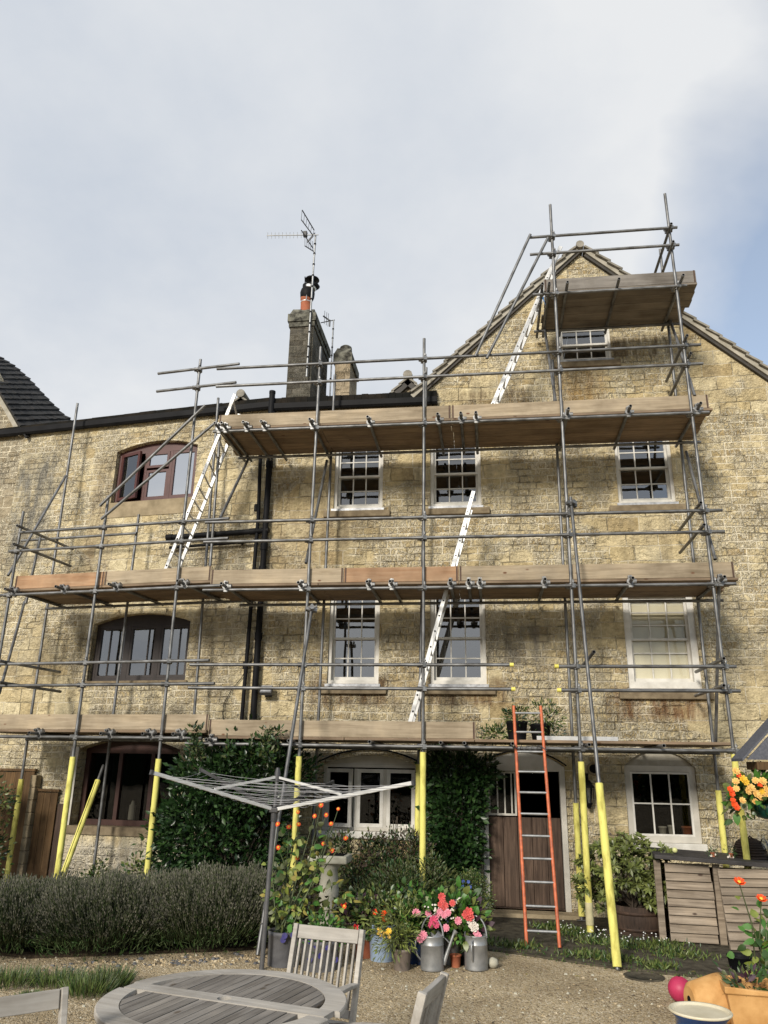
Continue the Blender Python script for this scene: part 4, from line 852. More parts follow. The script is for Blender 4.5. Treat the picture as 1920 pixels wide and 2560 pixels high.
rail('guard_rail', cA(1330, 1160), cE(1380, 668), R, GO); rail('guard_rail', cA(1320, 1283), cE(1395, 803), R, GO)
rail('guard_rail', cF(140, 135), cF(885, 85), L, INN + .05)
rail('guard_rail', cA(1025, 187), cA(1550, 133), L, GO); rail('guard_rail', cA(1015, 308), cA(1530, 248), L, GO)
rail('guard_rail', cA(1405, 167), cC(1318, 808), R, GO); rail('guard_rail', cA(1400, 282), cC(1330, 903), R, GO)
rail('guard_rail', cC(455, 270), cC(1200, 220), R, GO); rail('guard_rail', cC(455, 357), cC(1210, 307), R, GO)
for o, px, fn in ((ga, 1, R), (gb, 1, R), (gc, 0, R), (gd, 0, R)):
    r_ = [t for t in rails if t[0] is o][0]; e = r_[2] if px else r_[1]; s = 1 if px else -1
    mb = MB(); mb.tube([e - Vector((s * .05, 0, 0)), e + Vector((s * .006, 0, 0))], .029, 12); part('end_cap', mb, 'yellow_cap', o, Matrix())
for o, b, t, off in list(STD.values()):
    if off < 1: continue
    for ro, p, q, ofr, z in rails:
        if abs(ofr - GO) > .1 or not (b.z + .1 < z < t.z + .02): continue
        c = b + (t - b) * ((z - b.z) / (t.z - b.z)); u = (c - p).dot(q - p) / (q - p).length_squared
        if -.01 < u < 1.01 and (p + (q - p) * u - c).length < .16: coupler(o, c, t - b, -1.2)
# transoms: front end at a pixel, running back to the wall
def transom(px, fn, z, parent=None, f0=1.78, f1=.12, name='transom', c=True):
    p = fn(*px, f0); n = Vector((0, -1, 0)) if fn is R else NL
    p.z = z; q = p - n * (f0 - f1); o = stube(name, p, q)
    if c and COUNT.get('coupler', 0) < 92: coupler(o, p - n * (f0 - OFF - .05), p - q, 1.57)
    return o
for x, y in ((1390, 520), (1435, 515), (1575, 500)): transom(cA(x, y), R, Z3 + .05)
for x, y in ((35, 145), (370, 135), (770, 135), (1255, 105), (1415, 105), (1520, 110)): transom(cD(x, y), R, Z3 + .05)
for x, y in ((443, 60), (822, 50), (1250, 20)): transom(cE(x, y), R, Z3 + .05)
for x, y in ((30, 455), (360, 430), (705, 405), (1150, 380)): transom(cF(x, y), L, Z2L + .05)
transom(cF(1435, 395), R, Z2 + .05)
for x, y in ((355, 125), (775, 125), (915, 120), (1280, 118), (1393, 120), (1462, 125)): transom(cG(x, y), R, Z2 + .05)
for x, y in ((300, 120), (835, 112), (1395, 105)): transom(cH(x, y), R, Z2 + .05)
for x, y in ((250, 185), (870, 190), (1230, 190), (1495, 190)): transom(ca(x, y), L, Z1L + .05)
for x, y in ((538, 235), (1250, 235)): transom(cb(x, y), R, Z1 + .05)
for x, y in ((610, 105), (1200, 115), (1395, 118)): transom(cc_(x, y), R, Z1 + .05)
for x, y in ((470, 260), (1105, 270)): transom(cd(x, y), R, Z1 + .05)
transom(ce(795, 270), R, Z1 + .05)
for x, y in ((520, 535), (555, 535), (648, 535), (910, 520), (1235, 490)): transom(cC(x, y), R, Z4 + .05, c=False)
# end returns of the guard rails
def ret(px, fn, f0=1.72, f1=.2, dx=0.0):
    p = fn(*px, f0); n = Vector((0, -1, 0)) if fn is R else NL; q = p - n * (f0 - f1); q.x += dx; stube('guard_rail', p, q)
for x, y in ((1250, 625), (1270, 760)): ret(cE(x, y), R)
for x, y in ((1390, 600), (1390, 765)): ret(cH(x, y), R)
for x, y in ((1250, 765), (1268, 855)): ret(cC(x, y), R)
for x, y in ((1170, 200), (1180, 290)): ret(cC(x, y), R, f1=.3)
for x, y in ((110, 35), (90, 155), (-5, 912), (-5, 1052)): ret(cF(x, y), L)
# braces
def brace(a, fa, oa, b, fb, ob, name='brace'):
    return stube(name, fa(*a, oa), fb(*b, ob))
brace(cD(490, 418), R, .42, cD(345, 1128), R, 1.45); brace(cE(1160, 315), R, .42, cE(1337, 972), R, 1.46); brace(cC(530, 735), R, .42, cC(585, 1102), R, 1.42)
brace(cC(1165, 690), R, .42, cC(1288, 1072), R, 1.46); brace(cA(1612, 740), L, .42, cA(1428, 1125), L, 1.40); brace(cH(1360, 140), R, 1.44, cH(1340, 1110), R, .42)
brace(cA(427, 853), L, .45, cF(52, 360), L, 1.45); brace(cF(160, 528), L, .5, cF(-5, 1125), L, 1.45)
brace(cA(1330, 397), L, 1.6, cA(648, 1048), L, 1.6, 'stair_rail'); brace(cA(1385, 518), L, 1.6, cA(655, 1135), L, 1.6, 'stair_rail')
brace(cC(457, 255), R, 1.6, cC(178, 872), R, 1.6, 'stair_rail'); brace(cC(546, 272), R, 1.6, cC(236, 882), R, 1.6, 'stair_rail')
b1 = L(*ca(895, 460), .5); b2 = L(*ca(510, 1500), 1.35); b2 = down(b1, b2, .05); o = stube('brace', b1, b2); sleeve(o, b1.lerp(b2, .97), b1.lerp(b2, .12), slit=True)
brace(ca(1462, 1165), L, .8, ca(1340, 1530), L, 1.3)
# raking shores down to the gravel
def raker(top, off, foot, sl=None):
    p = R(*top, off); q = G(*foot, .02); o = stube('raker', p, q)
    if sl:
        lo, hi = 0.0, 1.0
        for _ in range(40):
            m = (lo + hi) / 2; lo, hi = (m, hi) if proj(p.lerp(q, m))[1] < sl else (lo, m)
        sleeve(o, q.lerp(p, .004), p.lerp(q, lo), .047)
    coupler(o, p.lerp(q, .02), p - q, 0)
raker(cE(455, 595), 1.57, (1544, 2424), 1959); raker(cG(441, 272), 1.57, (644, 2388))
p = R(*cH(598, 560), 1.85); q = p + Vector((-.10, .55, -.12)); stube('transom', p, q)
# beige post and stub behind the rhododendron tub
o = STD['o6'][0]; b, t = STD['o6'][1], STD['o6'][2]; sleeve(o, down(b, t, .16), down(b, t, .42), .05, 'cream_foam')

# boards
def board(name, fn, x0p, x1p, off0, z, wdt, thk, mat, off1=None):
    """board between two world points along its wall's frame"""
    d = (x1p - x0p); m = frame_xz(x0p, x1p); ln = d.length; mb = MB(); mb.box(0, ln, -wdt / 2, wdt / 2, 0, thk)
    o = part(name, mb, mat, scaf, m)
    b = o.modifiers.new('bevel', 'BEVEL'); b.width = .004; b.segments = 1
    if name == 'toe_board':
        for x in (0.012, ln - .037): mb = MB(); mb.box(x, x + .025, -wdt / 2 - .0022, wdt / 2 + .0022, -.0015, thk + .0018); part('end_band', mb, 'iron', o, m)
    return o
def lift(fn, xa, xb, z, joints, mat, toe=None, toemats=None, toejoints=(), ext=0.0, nb=5):
    """xa, xb: positions along the wall; deck of five boards on the transoms, toe board on its front edge"""
    n = Vector((0, -1, 0)) if fn is R else NL; ax = Vector((1, 0, 0)) if fn is R else Vector((math.cos(LA), math.sin(LA), 0)); org = Vector((0, 0, 0)) if fn is R else CORNER
    for k in range(nb):
        off = .42 + .232 * k; xs = [xa + rnd.uniform(-.04, .03)] + [j + rnd.uniform(-.02, .02) for j in joints] + [xb + rnd.uniform(-.03, .04)]
        for a, b in zip(xs, xs[1:]):
            dz = rnd.uniform(0, .002); p = org + ax * (a + .004) + n * off; q = org + ax * (b - .004) + n * off; p.z = q.z = z + .076 + dz
            board('deck_board', fn, p, q, 0, 0, .222, .038, mat)
    if toe:
        xs = [toe[0]] + list(toejoints) + [toe[1]]
        for i, (a, b) in enumerate(zip(xs, xs[1:])):
            p = org + ax * (a + .003) + n * 1.437; q = org + ax * (b - .003) + n * 1.437; p.z = q.z = z + .118
            board('toe_board', fn, p, q, 0, 0, .038, .225, toemats[i % len(toemats)])
def lx(px, py, off): return (WLI @ L(px, py, off)).x
def rx(px, py, off): return R(px, py, off).x
xj1 = lx(523, 1800, 1.437); xj2 = lx(528, 1450, 1.437)
lift(L, lx(-40, 1790, 1.4), xj1, Z1L, [lx(200, 1800, 1.4)], 'deck', (lx(-40, 1790, 1.437), xj1), ['board'])
x1r = (WLM @ Vector((xj1, 0, 0)) + NL * 1.437).x; x2r = (WLM @ Vector((xj2, 0, 0)) + NL * 1.437).x
lift(R, x1r, rx(1838, 1870, 1.4), Z1, [rx(860, 1850, 1.4), rx(1190, 1850, 1.4)], 'deck', (x1r + .01, rx(1189, 1800, 1.437)), ['board'])
lift(L, lx(36, 1475, 1.4), xj2, Z2L, [lx(262, 1450, 1.4)], 'deck', (lx(36, 1475, 1.437), xj2), ['board_orange', 'board'], [lx(262, 1450, 1.437)])
lift(R, x2r, rx(1836, 1440, 1.4), Z2, [rx(800, 1450, 1.4), rx(1147, 1450, 1.4)], 'deck', (x2r + .01, rx(1838, 1440, 1.437)), ['board', 'board_orange', 'board'], [rx(860, 1440, 1.437), rx(1147, 1440, 1.437)])
lift(R, rx(548, 1050, 1.4), rx(1771, 1005, 1.4), Z3, [rx(800, 1050, 1.4), rx(1128, 1030, 1.4)], 'deck', (rx(548, 1050, 1.437), rx(1771, 1000, 1.437)), ['board', 'board'], [rx(1128, 1030, 1.437)])
lift(R, rx(1360, 720, 1.4), rx(1738, 695, 1.4), Z4, [], 'deck_grey', (rx(1360, 720, 1.437), rx(1740, 695, 1.437)), ['board_grey'])
# short boards closing the left end of the top lift
p = R(1362, 760, .5); q = Vector((p.x, -1.41, 0)); p.z = q.z = Z4 + .118; board('toe_board', R, q, Vector((p.x, -.4, p.z)), 0, 0, .038, .225, 'board_grey')

# ------------------------------------------------------------------ ladders
def stile_ladder(name, label, s1, s2, mat_s, mat_r, sw, sd, nr, group=None, side=(0, 1, 0), u0=.04, u1=.97, box=True, holes=True):
    (a0, a1), (b0, b1) = s1, s2
    t = thing(name, label, 'ladder', (a0 + b0) / 2, 0, group)
    for p, q in ((a0, a1), (b0, b1)):
        mb = MB()
        if box: mb.bar(p, q, sd, sw, 0, up=side)
        else: mb.tube([p, q], sw / 2, 12)
        part('stile', mb, mat_s, t, Matrix(), bevel=.004 if box else 0)
    for i in range(nr):
        u = u0 + (u1 - u0) * i / (nr - 1); mb = MB(); p = a0.lerp(a1, u); q = b0.lerp(b1, u); e = (q - p).normalized() * .012
        mb.tube([p - e, q + e], .016, 10); part('rung', mb, mat_r, t, Matrix())
        if holes:
            e2 = (p - q).normalized() * (sw / 2 + .002); mb = MB(); mb.tube([p + e2 - e2 * .1, p + e2 + e2 * .04], .015, 10); part('rung_end', mb, 'hole', t, Matrix())
    return t
def pl(fn, a, o): return fn(*a, o)
def same_len(s1, s2): return s1, s2
SDY = (0, 1, 0)
z = Z2L + .12
a0 = L(415, 1421, 1.12); a1 = L(588, 985, 1.12); d = (a1 - a0); a0 = a0 + d * ((z - a0.z) / d.z)
n_ = -NL; stile_ladder('ladder', 'aluminium ladder from the second lift up to the third beside the maroon window', (a0, a1), (a0 + n_ * .36, a1 + n_ * .36 - d.normalized() * .22), 'alu', 'alu', .026, .06, 15, 'aluminium ladders between the lifts', side=NL)
z = Z1 + .12
a0 = R(1026, 1802, 1.05); a1 = R(1184, 1228, 1.05); d = (a1 - a0); a0 = a0 + d * ((z - a0.z) / d.z)
stile_ladder('ladder', 'aluminium ladder passing the second lift in front of the right middle sash window', (a0, a1), (a0 + Vector((0, .36, 0)), a1 + Vector((0, .36, 0)) - d.normalized() * .2), 'alu', 'alu', .026, .062, 16, 'aluminium ladders between the lifts', side=SDY)
z = Z3 + .12
a0 = R(1232, 1011, 1.08); a1 = R(1402, 616, 1.08); d = (a1 - a0); a0 = a0 + d * ((z - a0.z) / d.z)
stile_ladder('ladder', 'aluminium ladder from the third lift up to the gable peak, tied with a blue cord', (a0, a1), (a0 + Vector((0, .36, 0)), a1 + Vector((0, .36, 0)) - d.normalized() * .25), 'alu', 'alu', .026, .068, 13, 'aluminium ladders between the lifts', side=SDY)
c = R(*cC(512, 570), 1.1); mb = MB(); mb.tube([c + Vector((-.1, -.05, 0)), c + Vector((0, -.06, .05)), c + Vector((.1, -.05, -.02)), c + Vector((.02, -.06, -.06)), c + Vector((.06, -.06, -.2))], .008, 6)
tag(part('cord', mb, nmat('blue_cord', (.02, .12, .35), (.03, .2, .5), 9), None, Matrix()), 'blue cord tying the gable ladder to the top lift', 'cord')
a0 = G(1317, 2366, .03); b0 = G(1399, 2369, .03); b0.y = a0.y = (a0.y + b0.y) / 2
a1 = R(*cd(478, -50), 1.44); b1 = R(*cd(702, -50), 1.44); a1.z = b1.z = (a1.z + b1.z) / 2
lad = stile_ladder('ladder', 'orange stiled ladder with silver rungs leaning on the lowest lift in front of the door', (a0, a1), (b0, b1), 'orange', 'zinc', .042, .042, 11, box=False, holes=False, u0=.055, u1=.965)
mb = MB(); pz = down(a0, a1, Z1); qz = down(b0, b1, Z1)
mb.tube([pz + Vector((-.03, -.03, .02)), pz + Vector((.05, -.02, -.03))] + [pz.lerp(qz, .1 + .1 * i) + Vector((0, .03, .035 if i % 2 else -.035)) for i in range(8)] + [qz + Vector((-.04, -.03, .03)), qz + Vector((.03, -.03, -.03))], .007, 5)
tag(part('lashing_rope', mb, 'lead_pot', None, Matrix()), 'dark rope lashing the orange ladder to the lowest scaffold tube', 'rope')
a = R(1342, 1848, 1.15); b = R(1546, 1852, 1.15); z = Z1 + .145; a.z = b.z = z
t = stile_ladder('ladder', 'short aluminium ladder lying flat on the lowest lift above the door', (a, b), (a + Vector((0, .36, 0)), b + Vector((0, .36, 0))), 'alu', 'alu', .03, .07, 6, side=(0, 1, 0), holes=False)

# ------------------------------------------------------------------ garden: table, chairs, washing line
TBL = Vector((-1.54, -7.88, 0)); t = thing('garden_table', 'round weathered grey teak table with a pale plank across its slatted top', 'table', TBL, rad(-15))
TZ = .74; Ri = .575; Ro = .70
mb = MB()
for half in (0, 1):
    n = 40; a0 = math.asin(.058 / Ri); base = half * math.pi; vs = []
    for i in range(n + 1):
        a = base + a0 + (math.pi - 2 * a0) * i / n
        for r, z in ((Ri, TZ - .03), (Ro, TZ - .03), (Ro, TZ - .006), (Ro - .006, TZ), (Ri, TZ)): vs.append((r * math.cos(a), r * math.sin(a), z))
    mb.add(vs, [(i * 5 + j, i * 5 + (j + 1) % 5, (i + 1) * 5 + (j + 1) % 5, (i + 1) * 5 + j) for i in range(n) for j in range(5)] + [(0, 4, 3, 2, 1), tuple(n * 5 + j for j in range(5))])
part('rim', mb, 'teak_pale', t)
for s in (-1, 1):
    for i in range(-9, 9):
        xa = i * .0635 + .003; xb = xa + .058; m_ = max(abs(xa), abs(xb))
        if m_ > Ri - .03: continue
        la = math.sqrt((Ri - .004) ** 2 - xa * xa); lb = math.sqrt((Ri - .004) ** 2 - xb * xb); z1 = TZ - .003 + rnd.uniform(-.001, .001)
        mb = MB(); pts = [(xa, .06 * s), (xb, .06 * s), (xb, lb * s), (xa, la * s)]; pts = pts if s > 0 else pts[::-1]
        wmat = Matrix.Translation(TBL) @ Matrix.Rotation(rad(-15), 4, 'Z') @ Matrix.Rotation(rad(90), 4, 'Z')
        mb.slab([(y, -x) for x, y in pts], TZ - .025, z1); part('slat', mb, 'teak', t, wmat)
mb = MB(); k = 20; mb2 = []
for a, b in ((-.665, -.042), (.042, .665)): mb.box(a, b, -.060, .060, TZ - .025, TZ + .003)
for s in (-1, 1): mb.add([(-.042, .060 * s, TZ - .025), (.042, .060 * s, TZ - .025)] + [(.042 * math.cos(q), .040 * s * math.sin(q), TZ - .025) for q in [math.pi * i / 10 for i in range(11)]] + [(-.042, .060 * s, TZ + .003), (.042, .060 * s, TZ + .003)] + [(.042 * math.cos(q), .040 * s * math.sin(q), TZ + .003) for q in [math.pi * i / 10 for i in range(11)]],
       [(13, 14) + tuple(range(15, 26)) if s > 0 else tuple(reversed((13, 14) + tuple(range(15, 26))))] + [(2 + i, 3 + i, 16 + i, 15 + i) for i in range(10)] + [(0, 1, 14, 13)])
part('centre_plank', mb, 'teak_pale', t)
mb = MB(); mb.lathe([(.047, TZ - .026), (.047, TZ - .09), (.01, TZ - .09)], 18); part('parasol_hole_shade', mb, 'hole', t)  # near-black cup below the plank, coloured in place of the hole's shade
for sx in (-1, 1):
    for sy in (-1, 1): mb = MB(); mb.bar((sx * .36, sy * .36, TZ - .03), (sx * .40, sy * .40, 0), .06, .06); part('leg', mb, 'teak', t, bevel=.004)
mb = MB(); [mb.box(-.39, .39, sy * .36 - .012, sy * .36 + .012, TZ - .10, TZ - .031) for sy in (-1, 1)]; [mb.box(sx * .40 - .012, sx * .40 + .012, -.345, .345, TZ - .10, TZ - .031) for sx in (-1, 1)]; part('apron', mb, 'teak', t)

def garden_chair(label, loc, rz, mat='teak_pale', W=.53, H=.95, slats=10, rails=False):
    t = thing('garden_chair', label, 'chair', loc, rz, 'weathered teak chairs round the table'); h = W / 2
    rb = lambda z: -.19 - (z - .42) * .27                     # back rake
    for s in (-1, 1):
        mb = MB(); x = s * (h - .022); mb.bar((x, rb(.42) + .0, .42), (x, rb(H), H), .045, .032, up=(1, 0, 0)); mb.bar((x, rb(.42), .43), (x, -.26, 0), .045, .034, up=(1, 0, 0)); part('rear_leg', mb, mat, t, bevel=.004)
        mb = MB(); mb.bar((x, .24, .62), (x, .25, 0), .045, .04, up=(1, 0, 0)); part('front_leg', mb, mat, t, bevel=.004)
        mb = MB(); n = 8; pa = []
        for i in range(n + 1):
            u = i / n; y = rb(.64) + .015 + u * (.34 - rb(.64)); z = .625 + .02 * math.sin(u * math.pi * 1.1) - .012 * u * u; wd = .026 + .012 * u; pa.append((y, z, wd))
        vs = []
        for (y, z, wd) in pa: vs += [(x - wd, y, z), (x + wd, y, z), (x + wd, y, z + .024), (x - wd, y, z + .024)]
        mb.add(vs, [(i * 4 + j, i * 4 + (j + 1) % 4, i * 4 + 4 + (j + 1) % 4, i * 4 + 4 + j) for i in range(n) for j in range(4)] + [(3, 2, 1, 0), tuple(n * 4 + j for j in range(4))]); part('armrest', mb, mat, t, bevel=.005)
        mb = MB(); mb.box(x - .012, x + .012, -.17, .22, .36, .42); part('side_rail', mb, mat, t)
    mb = MB(); mb.bar((-h + .045, rb(H - .045), H - .045), (h - .045, rb(H - .045), H - .045), .028, .085, up=(0, -.27, 1)); part('top_rail', mb, mat, t, bevel=.004)
    mb = MB(); zl = .60 if rails else .47; mb.bar((-h + .045, rb(zl), zl), (h - .045, rb(zl), zl), .026, .07 if rails else .05, up=(0, -.27, 1)); part('lower_rail', mb, mat, t, bevel=.004)
    if rails:
        mb = MB(); mb.bar((-h + .045, rb(H - .19), H - .19), (h - .045, rb(H - .19), H - .19), .024, .06, up=(0, -.27, 1)); part('middle_rail', mb, mat, t, bevel=.004)
    else:
        for i in range(slats):
            x = -h + .045 + (W - .09) * (i + .5) / slats; mb = MB(); mb.bar((x, rb(.495), .495), (x, rb(H - .088), H - .088), .024, .014, up=(1, 0, 0)); part('back_slat', mb, mat, t)
    for i in range(6): mb = MB(); y = -.17 + i * .072; mb.box(-h + .03, h - .03, y, y + .06, .42, .438); part('seat_slat', mb, mat, t)
    return t
f = Vector((-.247, -.969, 0)); c = Vector((-1.145, -6.845, 0)); garden_chair('slat backed teak armchair behind the far side of the round table', c + f * .33, math.atan2(.247, -.969), W=.55, slats=10)
f = Vector((-.97, .20, 0)); c = Vector((-.325, -8.19, 0)); garden_chair('teak chair seen edge on from behind at the right of the table', c + f * .33, math.atan2(.97, .20), 'teak_pale', W=.47)
f = Vector((.69, -.72, 0)); c = Vector((-2.30, -8.84, 0)); garden_chair('pale teak chair with horizontal back rails cut off by the lower left corner', c + f * .33, math.atan2(-.69, -.72), W=.56, rails=True)

hub = R(686, 2024, 3.9); top = R(694, 1938, 3.9); foot = Vector((-2.41, -3.9, 0))
t = thing('rotary_dryer', 'open rotary washing line with white arms on a grey pole in the gravel', 'washing line', foot)
mb = MB(); mb.tube([foot, hub - Vector((0, 0, .02))], .026, 14); mb.tube([hub - Vector((0, 0, .02)), top], .020, 12); part('pole', mb, 'dryer_pole', t, Matrix())
mb = MB(); mb.tube([hub - Vector((0, 0, .12)), hub + Vector((0, 0, .03))], .034, 14); mb.box(hub.x - .05, hub.x + .05, hub.y - .05, hub.y + .05, hub.z - .03, hub.z + .02); part('hub', mb, 'dryer_grey', t, Matrix(), bevel=.01)
mb = MB(); mb.tube([top - Vector((0, 0, .06)), top + Vector((0, 0, .03)), top + Vector((0, 0, .08))], [.035, .033, .018], 14); part('top_cap', mb, 'dryer_grey', t, Matrix())
tips = [R(379, 1931, 5.1), R(1034, 1957, 4.9), R(832, 1955, 2.5), R(502, 1924, 2.8)]
for i, tp in enumerate(tips):
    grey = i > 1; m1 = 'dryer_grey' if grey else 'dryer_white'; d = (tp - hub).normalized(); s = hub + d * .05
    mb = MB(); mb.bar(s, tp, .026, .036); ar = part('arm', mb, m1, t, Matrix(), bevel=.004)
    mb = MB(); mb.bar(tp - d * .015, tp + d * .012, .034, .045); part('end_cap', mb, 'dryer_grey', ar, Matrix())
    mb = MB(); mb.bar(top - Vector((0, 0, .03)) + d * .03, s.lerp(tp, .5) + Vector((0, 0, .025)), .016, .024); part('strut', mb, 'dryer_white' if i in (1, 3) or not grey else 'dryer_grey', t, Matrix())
for k in range(9):
    u = .98 - k * .085; mb = MB()
    for i in range(4):
        a = (hub + (tips[i] - hub) * u); b = (hub + (tips[(i + 1) % 4] - hub) * u); sag = .02 + .03 * rnd.random()
        mb.tube([a + (b - a) * q + Vector((0, 0, -.02 - sag * 4 * q * (1 - q))) for q in (0, .25, .5, .75, 1)], .0028, 4)
    part('line', mb, 'line', t, Matrix())

# ------------------------------------------------------------------ plants
def branches(name, parent, base, blobs, n, r, mat='stem_brown'):
    mb = MB(); base = Vector(base)
    for i in range(n):
        b = blobs[i % len(blobs)]; d = Vector(rng.normal(size=3)).normalized(); e = Vector(b[:3]) + Vector((d.x * b[3], d.y * b[4], d.z * b[5])) * .75
        m1 = base.lerp(e, .45) + Vector(rng.normal(size=3)) * .08 + Vector((0, 0, .05)); s = base + Vector((rnd.uniform(-.06, .06), rnd.uniform(-.06, .06), 0)); mb.tube([s, m1, e], [r, r * .6, r * .2], 6)
    return part(name, mb, mat, parent, Matrix())
bl = [(-3.85, -1.05, 1.15, .92, .62, 1.05), (-3.5, -1.1, 1.85, .70, .55, .6), (-4.35, -1.0, .95, .55, .5, .7), (-4.1, -1.05, 1.75, .5, .5, .5), (-2.9, -.9, 1.9, .28, .3, .34)]
t = thing('camellia_bush', 'big dark glossy evergreen bush growing past the lowest lift, left of the triple window', 'bush', (-3.7, -1.0, 0))
foliage('foliage', bl + [(-3.85, -.75, 1.0, .82, .4, .95)], 23000, 560, .085, .088, .042, ['leaf_dark', 'leaf_mid', 'leaf_dark'], t, inner=.62)
sh = []
for i in range(13):
    x = rnd.uniform(-4.25, -2.9); sh += [(x + rnd.uniform(-.02, .02), -1.72 + rnd.uniform(-.05, .1), 2.12 + k * .075, .035, .03, .035) for k in range(rnd.randint(3, 7))]
foliage('shoot', sh, 900, 300, .02, .07, .03, ['leaf_mid', 'leaf_dark', 'leaf_olive'], t, up=.7)
branches('trunk', t, (-3.7, -.95, 0), bl, 14, .03)
bl = [(-.55, -.25, 1.3, .42, .22, .75), (-.5, -.25, 1.95, .52, .2, .35), (-.62, -.28, .65, .36, .25, .5)]
t = thing('wall_climber', 'dark green climber on the wall between the triple window and the door', 'climber', (-.55, -.15, 0))
foliage('foliage', bl, 9500, 300, .07, .085, .05, ['leaf_climb', 'leaf_mid', 'leaf_climb'], t, inner=.5); branches('stem', t, (-.55, -.12, 0), bl, 10, .022)
bl = [(-1.95, -.85, .62, .66, .40, .50), (-1.3, -.8, .66, .48, .40, .48), (-1.6, -1.1, .4, .6, .35, .4)]
t = thing('mixed_shrub', 'bronze tinged shrub under the white triple window', 'shrub', (-1.7, -.75, 0)); foliage('foliage', bl, 12000, 420, .06, .055, .026, ['leaf_olive', 'leaf_brown', 'leaf_climb'], t, inner=.55); branches('stem', t, (-1.65, -.7, 0), bl, 12, .016)
sp_ = MB()
for i in range(9): x = -1.45 + rnd.uniform(-.1, .3); z = 1.05; sp_.tube([(x, -.75, .8), (x + rnd.uniform(-.05, .05), -.75, z + rnd.uniform(.1, .3))], .005, 5)
part('flower_spike', sp_, 'stem_brown', t, Matrix())
bl = [(-1.2, -1.75, .40, .42, .35, .36), (-.85, -1.5, .5, .35, .3, .36), (-1.55, -1.9, .3, .3, .3, .26)]
t = thing('leafy_shrub', 'green narrow leaved shrub in front of the yellow sleeved poles', 'shrub', (-1.1, -1.7, 0)); foliage('foliage', bl, 8000, 280, .06, .06, .02, ['leaf_olive', 'leaf_mid', 'leaf_olive'], t, inner=.45); branches('stem', t, (-1.1, -1.7, 0), bl, 12, .012)
bl = [(-.33, -1.15, .36, .30, .28, .33)]
t = thing('box_ball', 'small rounded light green shrub left of the stable door', 'shrub', (-.33, -1.15, 0)); foliage('foliage', bl, 3800, 240, .035, .028, .016, ['leaf_rhodo', 'leaf_mid', 'leaf_olive'], t, inner=.7); branches('stem', t, (-.33, -1.15, 0), bl, 8, .012)
for _ in range(6): mb = MB(); petals(mb, (-.36 + rnd.uniform(-.06, .06), -1.42, .56 + rnd.uniform(-.05, .05)), (-.1, -1, .3), .022, 5); part('flower', mb, 'petal_blue', t, Matrix())
c0 = L(-15, 2010, .95); bl = [(c0.x - .25, c0.y, 1.35, .42, .35, .5), (c0.x - .2, c0.y, .55, .45, .4, .5), (c0.x - .7, c0.y, 1.0, .6, .5, .9)]
t = thing('edge_bush', 'dark green bush cut off by the left edge in front of the timber gate', 'bush', (c0.x - .3, c0.y, 0)); foliage('foliage', bl, 5200, 200, .07, .065, .034, ['leaf_mid', 'leaf_dark', 'leaf_rhodo'], t); branches('trunk', t, (c0.x - .3, c0.y, 0), bl, 8, .02)
# the oak half barrel and its rhododendron
bx, by = 1.86, -1.08
t = thing('planted_barrel', 'dark half barrel holding a shrub with rosettes of olive leaves, right of the door', 'planter', (bx, by, 0))
mb = MB(); mb.lathe([(.27, .022), (.315, .18), (.305, .36), (.28, .36), (.28, .30)], 28, c=(bx, by, 0)); part('barrel', mb, 'barrel', t, Matrix())
mb = MB(); [mb.lathe([(r, z), (r + .006, z), (r + .008, z + .04), (r, z + .04)], 28, c=(bx, by, 0)) for r, z in ((.286, .07), (.312, .26))]; part('hoop', mb, 'iron', t, Matrix())
mb = MB(); mb.lathe([(.278, .29), (.2, .32), (.02, .33)], 20, c=(bx, by, 0)); part('compost', mb, 'soil', t, Matrix())
bl = [(1.58, -1.25, .80, .50, .38, .36), (2.05, -1.2, .80, .38, .32, .32), (1.3, -1.35, .58, .26, .25, .28), (1.75, -1.15, 1.0, .34, .3, .22), (2.05, -1.35, .55, .22, .2, .18)]
C = []; Dm = []
A_, D_ = crown(bl, 330, 330, .01, .6)
for p, d in zip(A_, D_):
    d = d / np.linalg.norm(d) + np.array([-.1, -.25, .35]); d /= np.linalg.norm(d); a = np.cross(d, [0.3, .2, 1]); a /= np.linalg.norm(a); b = np.cross(d, a); k = rnd.randint(7, 11); o0 = rnd.random() * 6
    for j in range(k): q = o0 + 2 * math.pi * j / k; C.append(p); Dm.append(a * math.cos(q) + b * math.sin(q) + d * rnd.uniform(.15, .7))
C = np.array(C); Dm = np.array(Dm); leaf_obj('foliage', C, Dm, np.tile([-.2, -.5, .8], (len(C), 1)), rng.uniform(.075, .115, len(C)), .042, ['leaf_rosette', 'leaf_rhodo', 'leaf_rhodo', 'leaf_olive', 'leaf_rosette'], t, Matrix())
branches('stem', t, (bx, by, .3), bl, 16, .016)
P, D = crown([(1.7, -1.2, 1.08, .25, .2, .1), (1.5, -1.25, .6, .3, .2, .2)], 240, 40, .03, .3); leaf_obj('dead_foliage', P, D, rng.normal(size=P.shape), .05, .02, ['leaf_brown'], t, Matrix())

